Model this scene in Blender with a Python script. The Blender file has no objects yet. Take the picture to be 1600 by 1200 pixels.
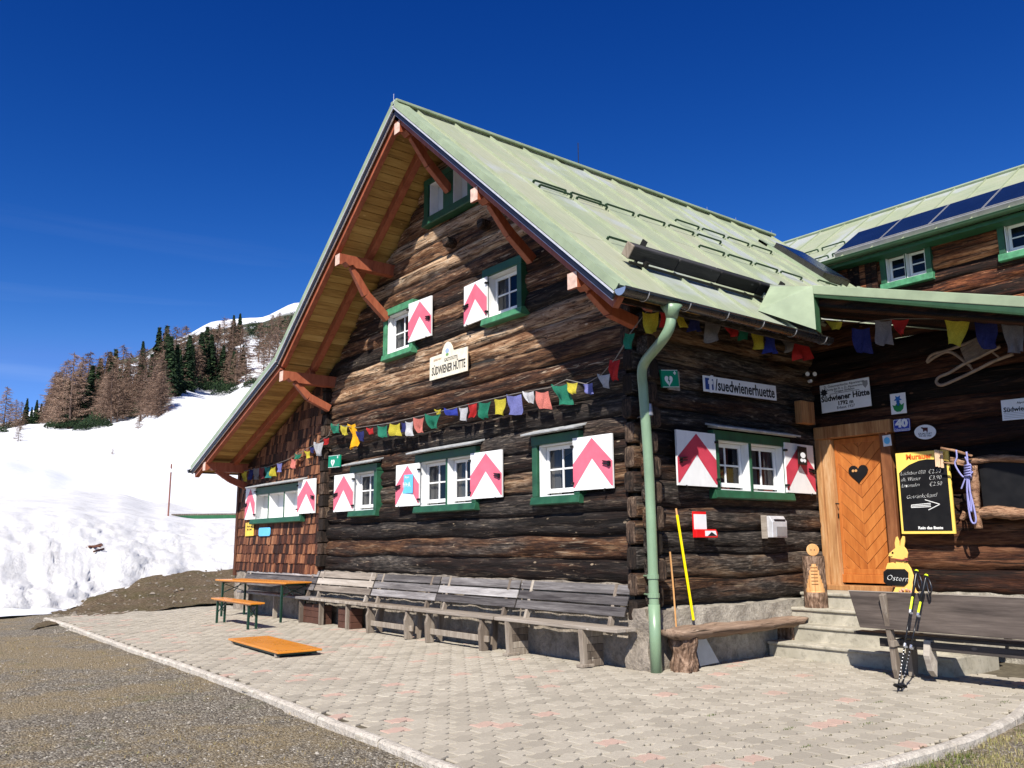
import bpy, math, random
from mathutils import Vector, Matrix, noise as mnoise
random.seed(7)
sc=bpy.context.scene; col=sc.collection
# ---------------- camera ----------------
CAM=Vector((7.5625,-7.8771,1.5)); FPX=1331.46
CR=Vector((0.616163,0.787588,-0.006972)).normalized(); CF=Vector((-0.773280,0.606604,0.184579)).normalized()
CU=CR.cross(CF).normalized()
cam=bpy.data.cameras.new('camera'); camo=bpy.data.objects.new('camera',cam); col.objects.link(camo)
cam.sensor_width=36; cam.lens=FPX/1600*36; cam.clip_end=3000; cam.clip_start=.05
camo.matrix_world=Matrix(((CR.x,CU.x,-CF.x,CAM.x),(CR.y,CU.y,-CF.y,CAM.y),(CR.z,CU.z,-CF.z,CAM.z),(0,0,0,1)))
sc.camera=camo
# ---------------- light ----------------
SUN=Vector((.72,-1,1.2)).normalized()
world=bpy.data.worlds.new('World'); sc.world=world; world.use_nodes=True
wn=world.node_tree; wn.nodes.clear()
sky=wn.nodes.new('ShaderNodeTexSky'); sky.sky_type='NISHITA'; sky.sun_disc=False
sky.sun_elevation=math.asin(SUN.z); sky.sun_rotation=math.atan2(SUN.x,SUN.y)
sky.altitude=1800; sky.air_density=.75; sky.dust_density=.45; sky.ozone_density=3.5
hs=wn.nodes.new('ShaderNodeHueSaturation'); hs.inputs['Hue'].default_value=.519; hs.inputs['Saturation'].default_value=1.16; hs.inputs['Value'].default_value=1.0
gm=wn.nodes.new('ShaderNodeGamma'); gm.inputs[1].default_value=1.1
bg=wn.nodes.new('ShaderNodeBackground'); bg.inputs[1].default_value=.085
wo=wn.nodes.new('ShaderNodeOutputWorld')
wn.links.new(sky.outputs[0],hs.inputs['Color']); wn.links.new(hs.outputs[0],gm.inputs[0])
# camera-like rendering of the high altitude blue: per channel contrast of the sky colour
sps=wn.nodes.new('ShaderNodeSeparateColor'); cbs=wn.nodes.new('ShaderNodeCombineColor'); wn.links.new(gm.outputs[0],sps.inputs[0])
for i_,(k_,e_) in enumerate(((.878,2.6),(.760,1.47),(.827,1.07))):
    pw=wn.nodes.new('ShaderNodeMath'); pw.operation='POWER'; pw.inputs[1].default_value=e_; ml_=wn.nodes.new('ShaderNodeMath'); ml_.operation='MULTIPLY'; ml_.inputs[1].default_value=k_
    wn.links.new(sps.outputs[i_],pw.inputs[0]); wn.links.new(pw.outputs[0],ml_.inputs[0]); lm=wn.nodes.new('ShaderNodeMath'); lm.operation='MULTIPLY'; lm.inputs[1].default_value=(.78,.98,1.2)[i_]; wn.links.new(sps.outputs[i_],lm.inputs[0]); mn=wn.nodes.new('ShaderNodeMath'); mn.operation='MINIMUM'; wn.links.new(ml_.outputs[0],mn.inputs[0]); wn.links.new(lm.outputs[0],mn.inputs[1]); wn.links.new(mn.outputs[0],cbs.inputs[i_])
tcw=wn.nodes.new('ShaderNodeTexCoord'); mpw=wn.nodes.new('ShaderNodeMapping'); mpw.inputs['Rotation'].default_value=(.25,0,.3); mpw.inputs['Scale'].default_value=(1.2,1.2,14)
nzw=wn.nodes.new('ShaderNodeTexNoise'); nzw.inputs['Scale'].default_value=1.6; nzw.inputs['Detail'].default_value=5; nzw.inputs['Distortion'].default_value=.6
rpw=wn.nodes.new('ShaderNodeValToRGB'); rpw.color_ramp.elements[0].position=.56; rpw.color_ramp.elements[0].color=(0,0,0,1); rpw.color_ramp.elements[1].position=.8; rpw.color_ramp.elements[1].color=(.12,.12,.12,1)
sxw=wn.nodes.new('ShaderNodeSeparateXYZ'); mrw=wn.nodes.new('ShaderNodeMapRange'); mrw.inputs[1].default_value=.36; mrw.inputs[2].default_value=.12
mlw=wn.nodes.new('ShaderNodeMath'); mlw.operation='MULTIPLY'
mxw=wn.nodes.new('ShaderNodeMixRGB'); mxw.inputs[2].default_value=(6.5,7.6,9,1)
wn.links.new(tcw.outputs['Generated'],mpw.inputs[0]); wn.links.new(mpw.outputs[0],nzw.inputs['Vector']); wn.links.new(nzw.outputs[0],rpw.inputs[0])
wn.links.new(tcw.outputs['Generated'],sxw.inputs[0]); wn.links.new(sxw.outputs[2],mrw.inputs[0])
wn.links.new(rpw.outputs[0],mlw.inputs[0]); wn.links.new(mrw.outputs[0],mlw.inputs[1]); wn.links.new(mlw.outputs[0],mxw.inputs[0]); wn.links.new(cbs.outputs[0],mxw.inputs[1])
wn.links.new(mxw.outputs[0],bg.inputs[0]); wn.links.new(bg.outputs[0],wo.inputs[0])
sl=bpy.data.lights.new('sun','SUN'); sl.energy=4.8; sl.angle=math.radians(.53); sl.color=(1,.95,.87)
so=bpy.data.objects.new('sun',sl); col.objects.link(so); so.rotation_euler=SUN.to_track_quat('Z','Y').to_euler(); so.location=(0,0,40)
sc.view_settings.view_transform='Standard'; sc.view_settings.look='None'; sc.view_settings.exposure=0.8; sc.view_settings.gamma=1
# ---------------- helpers ----------------
def ray(px,py): return CF+CR*((px-800)/FPX)-CU*((py-600)/FPX)
def W(px,py,ax,v):
    """point of the real plane (axis ax = v) seen at a photo pixel: measures the place"""
    d=ray(px,py); return CAM+d*((v-CAM[ax])/d[ax])
def WP(px,py,n,c):
    d=ray(px,py); n=Vector(n); return CAM+d*((c-n.dot(CAM))/n.dot(d))
def link(o): col.objects.link(o); return o
def tag(o,label=None,cat=None,group=None,kind=None):
    if label: o['label']=label
    if cat: o['category']=cat
    if group: o['group']=group
    if kind: o['kind']=kind
    return o
def empty(name,loc,label,cat,group=None,rz=0):
    o=link(bpy.data.objects.new(name,None)); o.location=loc; o.rotation_euler=(0,0,rz); o.empty_display_size=.2
    return tag(o,label,cat,group)
def base(o):
    return Matrix.Translation(o.location)@o.rotation_euler.to_matrix().to_4x4()
class MB:
    def __init__(s): s.v=[];s.f=[];s.m=[];s.c=[];s.uc=0.5
    def add(s,vs,fs,m=0,c=None):
        b=len(s.v); s.v+= [tuple(x) for x in vs]
        c=s.uc if c is None else c
        for f in fs: s.f.append(tuple(b+i for i in f)); s.m.append(m); s.c.append(c)
    def box(s,c,size,rot=None,m=0,col=None,taper=1):
        x,y,z=[q/2 for q in size]; vs=[]
        for k in (-1,1):
            t=1 if k<0 else taper
            for a,b in ((-1,-1),(1,-1),(1,1),(-1,1)): vs.append(Vector((a*x*t,b*y*t,k*z)))
        if rot is not None: vs=[rot@v for v in vs]
        c=Vector(c); s.add([v+c for v in vs],[(3,2,1,0),(4,5,6,7),(0,1,5,4),(1,2,6,5),(2,3,7,6),(3,0,4,7)],m,col)
    def lohi(s,a,b,m=0,col=None):
        s.box([(a[i]+b[i])/2 for i in range(3)],[abs(b[i]-a[i]) for i in range(3)],None,m,col)
    def beam(s,p0,p1,w,h,up=(0,0,1),m=0,col=None,w1=None,h1=None):
        p0=Vector(p0);p1=Vector(p1); d=(p1-p0); d.normalize(); up=Vector(up); sd=d.cross(up).normalized(); u=sd.cross(d)
        w1=w if w1 is None else w1; h1=h if h1 is None else h1; vs=[]
        for p,a,b in ((p0,w,h),(p1,w1,h1)):
            for i,j in ((-1,-1),(1,-1),(1,1),(-1,1)): vs.append(p+sd*(i*a/2)+u*(j*b/2))
        s.add(vs,[(0,1,2,3),(7,6,5,4),(0,4,5,1),(1,5,6,2),(2,6,7,3),(3,7,4,0)],m,col)
    def tube(s,pts,r,n=10,m=0,caps=True,col=None,wob=0):
        pts=[Vector(p) for p in pts]; N=len(pts); rr=r if isinstance(r,(list,tuple)) else [r]*N; vs=[];fs=[]
        u=None
        for i,p in enumerate(pts):
            d=(pts[min(i+1,N-1)]-pts[max(i-1,0)]).normalized()
            if u is None:
                u=Vector((0,0,1)) if abs(d.z)<.9 else Vector((1,0,0))
            u=(u-d*u.dot(d)).normalized(); w=d.cross(u)
            for k in range(n):
                a=2*math.pi*k/n; q=rr[i]*(1+(wob*(mnoise.noise(Vector((p.x*7+math.cos(a)*2,p.y*7+math.sin(a)*2,p.z*7))) if wob else 0)))
                vs.append(p+(u*math.cos(a)+w*math.sin(a))*q)
        for i in range(N-1):
            for k in range(n):
                a=i*n+k;b=i*n+(k+1)%n; fs.append((a,b,b+n,a+n))
        if caps: fs.append(tuple(range(n-1,-1,-1))); fs.append(tuple((N-1)*n+k for k in range(n)))
        s.add(vs,fs,m,col)
    def prism(s,poly,o,ex,ey,ez,t,m=0,mside=None,col=None):
        """polygon (2D list) in plane o,ex,ey pushed thickness t along ez"""
        o=Vector(o);ex=Vector(ex);ey=Vector(ey);ez=Vector(ez); n=len(poly)
        vs=[o+ex*x+ey*y for x,y in poly]+[o+ex*x+ey*y+ez*t for x,y in poly]
        area=sum(poly[i][0]*poly[(i+1)%n][1]-poly[(i+1)%n][0]*poly[i][1] for i in range(n))
        flip=(area<0)!=(ex.cross(ey).dot(ez)*t<0)
        f1=tuple(range(n)); f2=tuple(range(n,2*n)); sd=[(i,i+n,(i+1)%n+n,(i+1)%n) for i in range(n)]
        if flip: F=[f1,f2[::-1]]
        else: F=[f1[::-1],f2]; sd=[q[::-1] for q in sd]
        s.add(vs,F,m,col); 
        b=len(s.v)-2*n
        for q in sd: s.f.append(tuple(b+i for i in q)); s.m.append(m if mside is None else mside); s.c.append(s.uc if col is None else col)
    def build(s,name,mats,parent=None,smooth=False,bevel=0,origin=None,local=False):
        me=bpy.data.meshes.new(name); 
        if origin is not None: ov=Vector(origin); vv=[Vector(v)-ov for v in s.v]
        else: vv=s.v
        me.from_pydata([tuple(v) for v in vv],[],s.f); 
        if not isinstance(mats,(list,tuple)): mats=[mats]
        for m in mats: me.materials.append(m)
        me.polygons.foreach_set('material_index',s.m)
        if smooth: me.polygons.foreach_set('use_smooth',[True]*len(s.f))
        at=me.attributes.new('rnd','FLOAT','FACE'); at.data.foreach_set('value',[float(x) for x in s.c])
        me.update(); o=link(bpy.data.objects.new(name,me))
        if origin is not None: o.location=origin
        if parent is not None:
            o.parent=parent
            if not local:
                M=Matrix.Identity(4); q=parent; ch=[]
                while q is not None: ch.append(q); q=q.parent
                for q in reversed(ch): M=M@(q.matrix_parent_inverse if q.parent else Matrix.Identity(4))@base(q)
                o.matrix_parent_inverse=M.inverted()
        if bevel:
            b=o.modifiers.new('bevel','BEVEL'); b.width=bevel; b.segments=2; b.limit_method='ANGLE'; b.angle_limit=math.radians(50)
        return o
# ---------------- materials ----------------
class NT:
    def __init__(s,name):
        s.mat=bpy.data.materials.new(name); s.mat.use_nodes=True; s.t=s.mat.node_tree; s.t.nodes.clear()
        s.out=s.n('ShaderNodeOutputMaterial'); s.b=s.n('ShaderNodeBsdfPrincipled'); s.l(s.b.outputs[0],s.out.inputs[0]); s.tc=None
    def n(s,t,**k):
        q=s.t.nodes.new(t)
        for a,b in k.items(): setattr(q,a,b)
        return q
    def l(s,a,b): s.t.links.new(a,b)
    def co(s,scale=(1,1,1),loc=(0,0,0),kind='Object',rot=(0,0,0)):
        if s.tc is None: s.tc=s.n('ShaderNodeTexCoord')
        m=s.n('ShaderNodeMapping'); m.inputs['Scale'].default_value=scale; m.inputs['Location'].default_value=loc; m.inputs['Rotation'].default_value=rot; s.l(s.tc.outputs[kind],m.inputs[0]); return m.outputs[0]
    def noise(s,v,sc=1,det=4,ro=.55,dist=0):
        q=s.n('ShaderNodeTexNoise'); s.l(v,q.inputs['Vector']); q.inputs['Scale'].default_value=sc; q.inputs['Detail'].default_value=det; q.inputs['Roughness'].default_value=ro; q.inputs['Distortion'].default_value=dist; return q.outputs[0]
    def vor(s,v,sc,feat='F1',out=0,rnd=1):
        q=s.n('ShaderNodeTexVoronoi'); q.feature=feat; s.l(v,q.inputs['Vector']); q.inputs['Scale'].default_value=sc; q.inputs['Randomness'].default_value=rnd; return q.outputs[out]
    def ramp(s,f,stops):
        q=s.n('ShaderNodeValToRGB'); e=q.color_ramp.elements
        while len(e)>1: e.remove(e[0])
        e[0].position=stops[0][0]; e[0].color=c4(stops[0][1])
        for p,c in stops[1:]: x=e.new(p); x.color=c4(c)
        s.l(f,q.inputs[0]); return q.outputs[0]
    def mix(s,f,a,b,mode='MIX'):
        q=s.n('ShaderNodeMixRGB'); q.blend_type=mode
        for i,x in ((0,f),(1,a),(2,b)):
            if hasattr(x,'is_linked') or hasattr(x,'links'): s.l(x,q.inputs[i])
            elif i==0: q.inputs[0].default_value=x
            else: q.inputs[i].default_value=c4(x)
        return q.outputs[0]
    def math(s,op,a,b=0,c=None):
        q=s.n('ShaderNodeMath'); q.operation=op
        for i,x in ((0,a),(1,b),(2,c)):
            if x is None: continue
            if hasattr(x,'links'): s.l(x,q.inputs[i])
            else: q.inputs[i].default_value=x
        return q.outputs[0]
    def rnd(s): q=s.n('ShaderNodeAttribute'); q.attribute_name='rnd'; return q.outputs['Fac']
    def bump(s,h,st=.5,d=.02):
        q=s.n('ShaderNodeBump'); q.inputs['Strength'].default_value=st; q.inputs['Distance'].default_value=d; s.l(h,q.inputs['Height']); s.l(q.outputs[0],s.b.inputs['Normal'])
    def fin(s,color,rough=.7,metal=0,spec=.5):
        if hasattr(color,'links'): s.l(color,s.b.inputs['Base Color'])
        else: s.b.inputs['Base Color'].default_value=c4(color)
        if hasattr(rough,'links'): s.l(rough,s.b.inputs['Roughness'])
        else: s.b.inputs['Roughness'].default_value=rough
        s.b.inputs['Metallic'].default_value=metal; s.b.inputs['Specular IOR Level'].default_value=spec
        return s.mat
def c4(c): return (c,c,c,1) if isinstance(c,(int,float)) else (tuple(c)+(1,))[:4]
def plain(name,c,rough=.6,metal=0,var=.18,sc=4,bump=.15,spec=.4,bd=.004,grime=0,trans=0):
    t=NT(name); v=t.co(); a=t.noise(v,sc,6,.6); b=t.noise(v,sc*9,3,.6)
    lo=[x*(1-var) for x in c]; hi=[min(1,x*(1+var*.7)) for x in c]
    k=t.ramp(a,[(.3,lo),(.7,hi)])
    if grime: g=t.ramp(t.noise(t.co((6,6,1.2)),2.2,6,.7),[(.5,(0,0,0)),(.72,(grime,)*3)]); k=t.mix(g,k,[x*.35+.02 for x in c])
    if bump: t.bump(b,bump,bd)
    if trans:
        t.b.inputs['Transmission Weight'].default_value=0
    m=t.fin(k,t.ramp(a,[(.3,rough*.85),(.7,min(1,rough*1.15))]),metal,spec)
    if trans:
        tr=t.n('ShaderNodeBsdfTranslucent'); t.l(k,tr.inputs[0]); mx=t.n('ShaderNodeMixShader'); mx.inputs[0].default_value=trans
        t.l(t.b.outputs[0],mx.inputs[1]); t.l(tr.outputs[0],mx.inputs[2]); t.l(mx.outputs[0],t.out.inputs[0])
    return m
def wood(name,stops,along=0,across=9,lscale=.9,crack=.55,bump=.5,rough=.75,patch=None,spec=.25,rv=.35,knots=True,bd=.012,holes=0,spl=0):
    """weathered timber: stretched grain, cracks, knots; 'rnd' face value shifts the tone of each log or board"""
    t=NT(name); s=[across]*3; s[along]=lscale; r=t.rnd()
    cm=t.n('ShaderNodeCombineXYZ'); t.l(t.math('MULTIPLY',r,37.0),cm.inputs[0]); t.l(t.math('MULTIPLY',r,19.0),cm.inputs[1]); t.l(t.math('MULTIPLY',r,11.0),cm.inputs[2])
    va=t.n('ShaderNodeVectorMath'); va.operation='ADD'; t.l(t.co(s),va.inputs[0]); t.l(cm.outputs[0],va.inputs[1]); v=va.outputs[0]
    g=t.noise(v,1.0,8,.62,.5); g2=t.noise(v,4.5,6,.65,.3)
    tone=t.math('ADD',t.math('MULTIPLY',g,.75),t.math('ADD',t.math('MULTIPLY',g2,.45),t.math('MULTIPLY',t.math('SUBTRACT',r,.5),rv)))
    k=t.ramp(t.math('SUBTRACT',tone,.1),stops)
    if patch:
        s2=[x*.22 for x in s]; pf=t.ramp(t.noise(t.co(s2,(3,5,7)),1.3,4,.6,.4),[(patch[1],(0,0,0)),(patch[1]+.14,(patch[2],)*3)])
        k=t.mix(pf,k,t.ramp(g2,patch[0]))
    s3=[across*3.2]*3; s3[along]=lscale*.55
    vb=t.n('ShaderNodeVectorMath'); vb.operation='ADD'; t.l(t.co(s3),vb.inputs[0]); t.l(cm.outputs[0],vb.inputs[1])
    cr=t.noise(vb.outputs[0],1.0,5,.6,.8); cf=t.ramp(cr,[(crack-.11,(1,1,1)),(crack-.05,(0,0,0))])
    k=t.mix(t.math('MULTIPLY',cf,.85),k,(.008,.006,.005))
    h=t.math('SUBTRACT',t.math('ADD',t.math('MULTIPLY',g,.9),t.math('MULTIPLY',g2,.5)),t.math('MULTIPLY',cf,.7))
    if knots:
        s4=[2.6]*3; s4[along]=1.3
        kn=t.ramp(t.vor(t.co(s4),1.6),[(0.0,(1,1,1)),(.05,(1,1,1)),(.075,(0,0,0))]); k=t.mix(t.math('MULTIPLY',kn,.6),k,stops[-1][1])
    if spl:
        s6=[across*2.2]*3; s6[along]=lscale*1.3
        vc=t.n('ShaderNodeVectorMath'); vc.operation='ADD'; t.l(t.co(s6,(9,2,4)),vc.inputs[0]); t.l(cm.outputs[0],vc.inputs[1]); sn=t.noise(vc.outputs[0],1,5,.7,1.2)
        k=t.mix(t.ramp(sn,[(.59,(0,0,0)),(.68,(spl,)*3)]),k,stops[-1][1]); k=t.mix(t.ramp(sn,[(.34,(.8,)*3),(.43,(0,0,0))]),k,(.012,.008,.006)); h=t.math('ADD',h,t.math('MULTIPLY',sn,.9))
    if holes:
        s5=[9]*3; s5[along]=6; ho=t.ramp(t.vor(t.co(s5),1.6),[(0.0,(1,1,1)),(.10,(1,1,1)),(.15,(0,0,0))]); k=t.mix(t.math('MULTIPLY',ho,holes),k,(.01,.008,.006)); h=t.math('SUBTRACT',h,ho)
    t.bump(h,bump,bd); return t.fin(k,rough,0,spec)
# ---------------- surfaces ----------------
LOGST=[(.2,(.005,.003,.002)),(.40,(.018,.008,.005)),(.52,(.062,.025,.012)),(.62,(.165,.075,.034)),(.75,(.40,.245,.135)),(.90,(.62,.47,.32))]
GREYST=[(.2,(.008,.007,.006)),(.46,(.030,.025,.022)),(.6,(.095,.08,.067)),(.78,(.34,.295,.25))]
M_log=wood('weathered_log',[(a-.01,[b[0]*1.08,b[1]*1.12,b[2]*1.18]) for a,b in LOGST],0,9,1.0,.49,1,.8,patch=(GREYST,.53,.7),bd=.03,holes=.85,rv=.55,spl=.5)
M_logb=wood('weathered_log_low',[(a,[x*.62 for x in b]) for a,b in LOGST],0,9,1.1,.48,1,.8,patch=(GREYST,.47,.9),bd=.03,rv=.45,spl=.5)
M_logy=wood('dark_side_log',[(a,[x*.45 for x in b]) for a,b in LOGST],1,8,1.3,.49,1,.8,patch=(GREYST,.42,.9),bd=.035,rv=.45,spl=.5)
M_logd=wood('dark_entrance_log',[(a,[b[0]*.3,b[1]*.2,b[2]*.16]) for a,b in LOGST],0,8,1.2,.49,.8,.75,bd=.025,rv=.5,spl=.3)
M_logw=wood('red_brown_log',[(a,[b[0]*.85,b[1]*.55,b[2]*.42]) for a,b in LOGST],0,8,1.2,.49,.8,.75,bd=.025,rv=.5,spl=.5)
M_end=wood('log_end_grain',[(.2,(.008,.006,.005)),(.45,(.026,.017,.012)),(.64,(.08,.05,.034)),(.88,(.26,.19,.13))],2,14,7,.52,.8,.9,bd=.02)
M_shingle=wood('wooden_shingle',[(.2,(.012,.006,.004)),(.4,(.04,.014,.008)),(.55,(.11,.038,.018)),(.72,(.22,.09,.042)),(.92,(.40,.2,.1))],2,26,2.2,.46,.5,.75,knots=False,bd=.006,rv=.55)
M_soffit=wood('ochre_soffit_board',[(.2,(.12,.07,.022)),(.45,(.33,.20,.06)),(.65,(.46,.31,.105)),(.9,(.6,.44,.19))],1,9,.9,.36,.25,.65,bd=.005,rv=.25)
M_red=wood('red_brown_beam',[(.2,(.14,.034,.017)),(.45,(.27,.072,.034)),(.7,(.38,.12,.06)),(.95,(.5,.2,.11))],2,9,1.5,.36,.3,.5,knots=False,bd=.004,rv=.2,spec=.4)
M_redend=plain('bleached_beam_end',(.62,.42,.34),.7,var=.3,sc=12)
M_grey=wood('silver_grey_board',[(.15,(.035,.03,.03)),(.38,(.11,.10,.097)),(.55,(.21,.195,.19)),(.75,(.38,.36,.35)),(.95,(.58,.555,.535))],0,13,.9,.42,.55,.7,bd=.006,rv=.55)
M_greyd=wood('dark_grey_board',[(.15,(.010,.008,.007)),(.38,(.032,.027,.024)),(.6,(.075,.062,.054)),(.9,(.19,.165,.145))],0,13,.9,.42,.55,.6,bd=.006,rv=.4)
M_tan=wood('tan_board',[(.15,(.10,.08,.065)),(.45,(.26,.22,.18)),(.7,(.39,.345,.295)),(.95,(.56,.51,.45))],0,13,.9,.38,.5,.75,bd=.005,rv=.4)
M_leg=wood('weathered_leg',[(.15,(.06,.045,.034)),(.45,(.17,.135,.105)),(.7,(.30,.255,.205)),(.95,(.48,.43,.36))],2,13,1.3,.4,.5,.75,bd=.006,rv=.4)
def bark():
    t=NT('log_bark'); v=t.co((1,1,.45)); a=t.noise(v,14,8,.7,.8); b=t.vor(v,26)
    t.bump(t.math('ADD',a,b),.9,.02)
    return t.fin(t.ramp(a,[(.3,(.03,.018,.012)),(.48,(.14,.085,.055)),(.6,(.3,.2,.14)),(.75,(.5,.4,.31))]),.9,0,.2)
M_bark=bark()
def roofmat():
    t=NT('green_sheet_metal'); v2=t.co((1,.8,1),(4,4,4)); a=t.noise(t.co(),.9,6,.6,.3); b=t.noise(t.co((1,1,1)),24,5,.75); r=t.rnd()
    k=t.ramp(t.math('ADD',a,t.math('MULTIPLY',t.math('SUBTRACT',r,.5),.42)),[(.28,(.25,.29,.185)),(.5,(.28,.31,.2)),(.72,(.315,.325,.22))])
    k=t.mix(t.ramp(b,[(.55,(0,0,0)),(.72,(.35,.35,.35))]),k,(.19,.22,.15))
    dr=t.noise(t.co((1.2,5,1.2),(2,2,2)),2.2,6,.7); k=t.mix(t.ramp(dr,[(.52,(0,0,0)),(.7,(.35,.35,.35))]),k,(.37,.37,.31))
    st=t.noise(t.co((.9,14,.9),(1,3,2)),1.2,6,.65); k=t.mix(t.ramp(st,[(.5,(0,0,0)),(.72,(.3,.3,.3))]),k,(.20,.215,.19)); pt=t.ramp(t.noise(v2,.55,4,.6),[(.54,(0,0,0)),(.62,(.7,.7,.7))]); k=t.mix(pt,k,(.33,.35,.36))
    t.bump(t.noise(t.co((.5,1,.5)),2.5,3,.5),.45,.04); return t.fin(k,t.ramp(st,[(.4,.38),(.65,.65)]),0,.35)
M_roof=roofmat()
M_flash=plain('pale_green_flashing',(.27,.325,.21),.42,0,.18,3,.1,.4)
M_seam=plain('sheet_metal_seam',(.31,.345,.235),.4,0,.15,3,.05)
M_dkgreen=plain('dark_green_metal',(.03,.075,.035),.4,0,.2,8,.05)
M_black=plain('black_trim',(.012,.013,.02),.35,0,.3,6,.05,.5)
M_pale=plain('pale_sheet_edge',(.62,.62,.64),.35,.3,.15,9,.05)
M_gut=plain('dark_gutter_metal',(.085,.08,.075),.28,.75,.25,6,.05,.6)
M_gutin=plain('zinc_gutter_end',(.42,.5,.58),.3,.7,.1)
M_pipe=plain('pale_green_pipe',(.185,.275,.17),.35,0,.12,3,.05,.5,grime=.25)
M_green=plain('dark_green_paint',(.018,.085,.042),.5,0,.35,6,.3,.4,grime=.5)
M_greenf=plain('faded_green_paint',(.06,.22,.11),.55,0,.35,7,.4,.4,grime=.7)
M_white=plain('white_paint',(.74,.74,.73),.5,0,.06,5,.12,.4,grime=.12)
M_pink=plain('faded_pink_paint',(.64,.13,.19),.6,0,.14,6,.15,.3)
M_cherry=plain('deep_pink_paint',(.5,.045,.075),.6,0,.14,6,.15,.3)
M_iron=plain('black_iron',(.015,.014,.013),.5,.3,.3,20,.2)
M_hood=plain('grey_hood_board',(.36,.37,.37),.6,0,.35,8,.4)
M_curt=plain('pale_curtain',(.5,.46,.42),.9,0,.2,3,.1)
M_curtr=plain('red_curtain',(.3,.08,.06),.9,0,.2,3,.1)
M_dark=plain('dark_room',(.02,.018,.016),.9,0,.2,1,0)
def glassm():
    t=NT('window_glass'); t.b.inputs['Base Color'].default_value=(.004,.006,.012,1); t.b.inputs['Roughness'].default_value=.03; t.b.inputs['Specular IOR Level'].default_value=.55
    t.bump(t.noise(t.co(),3,2,.5),.05,.02)
    tr=t.n('ShaderNodeBsdfTransparent'); tr.inputs[0].default_value=(.75,.78,.8,1); mx=t.n('ShaderNodeMixShader'); mx.inputs[0].default_value=.42
    t.l(t.b.outputs[0],mx.inputs[1]); t.l(tr.outputs[0],mx.inputs[2]); t.l(mx.outputs[0],t.out.inputs[0]); return t.mat
M_glass=glassm()
M_solar=plain('solar_glass',(.006,.012,.035),.18,.1,.2,2,.02,.6)
M_alu=plain('grey_aluminium',(.36,.36,.37),.4,.5,.15,5,.05)
def stonem(name,c1,c2,sc=5,bs=.9):
    t=NT(name); v=t.co(); a=t.noise(v,sc,9,.7,.4); b=t.vor(v,sc*1.3,'DISTANCE_TO_EDGE'); k=t.ramp(a,[(.28,c1),(.62,c2),(.85,[min(1,x*1.35) for x in c2])])
    k=t.mix(t.ramp(t.noise(v,sc*6,4,.7),[(.5,(0,0,0)),(.72,(.55,.55,.55))]),k,[x*.25 for x in c2])
    t.bump(t.math('ADD',a,t.math('MULTIPLY',t.noise(v,sc*8,4,.7),.4)),bs,.04*bs/.9); return t.fin(k,.9,0,.2)
M_stone=stonem('plinth_stone',(.09,.075,.06),(.34,.29,.235),4)
M_stonel=stonem('pale_plinth_stone',(.15,.135,.11),(.44,.40,.33),5)
M_conc=stonem('step_concrete',(.24,.22,.17),(.42,.385,.31),2.2,.3)
M_kerb=stonem('kerb_concrete',(.34,.30,.25),(.56,.51,.44),5)
def paverm():
    t=NT('grey_and_pink_paver'); r=t.rnd(); v=t.co(); a=t.noise(v,30,6,.7); b=t.noise(v,.7,4,.6)
    k=t.ramp(r,[(0,(.29,.26,.21)),(.5,(.37,.332,.268)),(.93,(.42,.38,.31)),(.945,(.43,.29,.235)),(1,(.46,.315,.255))])
    k=t.mix(t.ramp(a,[(.42,(0,0,0)),(.75,(.5,.5,.5))]),k,(.22,.195,.155)); k=t.mix(t.ramp(b,[(.4,(0,0,0)),(.7,(.3,.3,.3))]),k,(.30,.26,.205))
    t.bump(a,.5,.006); return t.fin(k,.85,0,.25)
M_paver=paverm()
def groundm():
    t=NT('gravel_and_dry_grass'); v=t.co(); a=t.noise(v,.45,6,.6,.6); b=t.noise(v,3.2,6,.7,.3); s=t.vor(v,52,'F1',1); f=t.noise(v,46,5,.8); e=t.vor(v,52)
    sxs=t.n('ShaderNodeSeparateXYZ'); t.l(s,sxs.inputs[0])
    gr=t.ramp(sxs.outputs[0],[(0,(.085,.07,.052)),(.4,(.19,.162,.125)),(.7,(.275,.24,.185)),(.9,(.37,.33,.265)),(1,(.60,.55,.46))])
    dg=t.ramp(f,[(.3,(.11,.08,.04)),(.5,(.29,.22,.12)),(.7,(.50,.40,.24))]); gn=t.ramp(f,[(.3,(.035,.05,.012)),(.7,(.14,.17,.05))])
    k=t.mix(t.ramp(t.math('ADD',t.math('MULTIPLY',a,.6),t.math('MULTIPLY',b,.5)),[(.51,(0,0,0)),(.62,(.7,.7,.7))]),gr,dg)
    k=t.mix(t.ramp(t.noise(t.co(loc=(5,9,1)),.8,5,.7,.5),[(.6,(0,0,0)),(.7,(.5,.5,.5))]),k,gn)
    k=t.mix(t.ramp(f,[(.34,(.75,.75,.75)),(.45,(0,0,0))]),k,(.045,.036,.028))
    t.bump(t.math('SUBTRACT',f,t.math('MULTIPLY',e,1.2)),1.0,.025); return t.fin(k,.95,0,.15)
M_ground=groundm()
def dirtm():
    t=NT('brown_earth_bank'); v=t.co(); a=t.noise(v,1.2,6,.65,.4); f=t.noise(v,13,6,.8)
    k=t.ramp(f,[(.3,(.04,.028,.018)),(.48,(.115,.08,.048)),(.62,(.2,.155,.1)),(.76,(.45,.40,.33))]); k=t.mix(t.ramp(a,[(.45,(0,0,0)),(.65,(.55,.55,.55))]),k,(.07,.065,.025))
    t.bump(f,1,.06); return t.fin(k,.95,0,.15)
M_dirt=dirtm()
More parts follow.
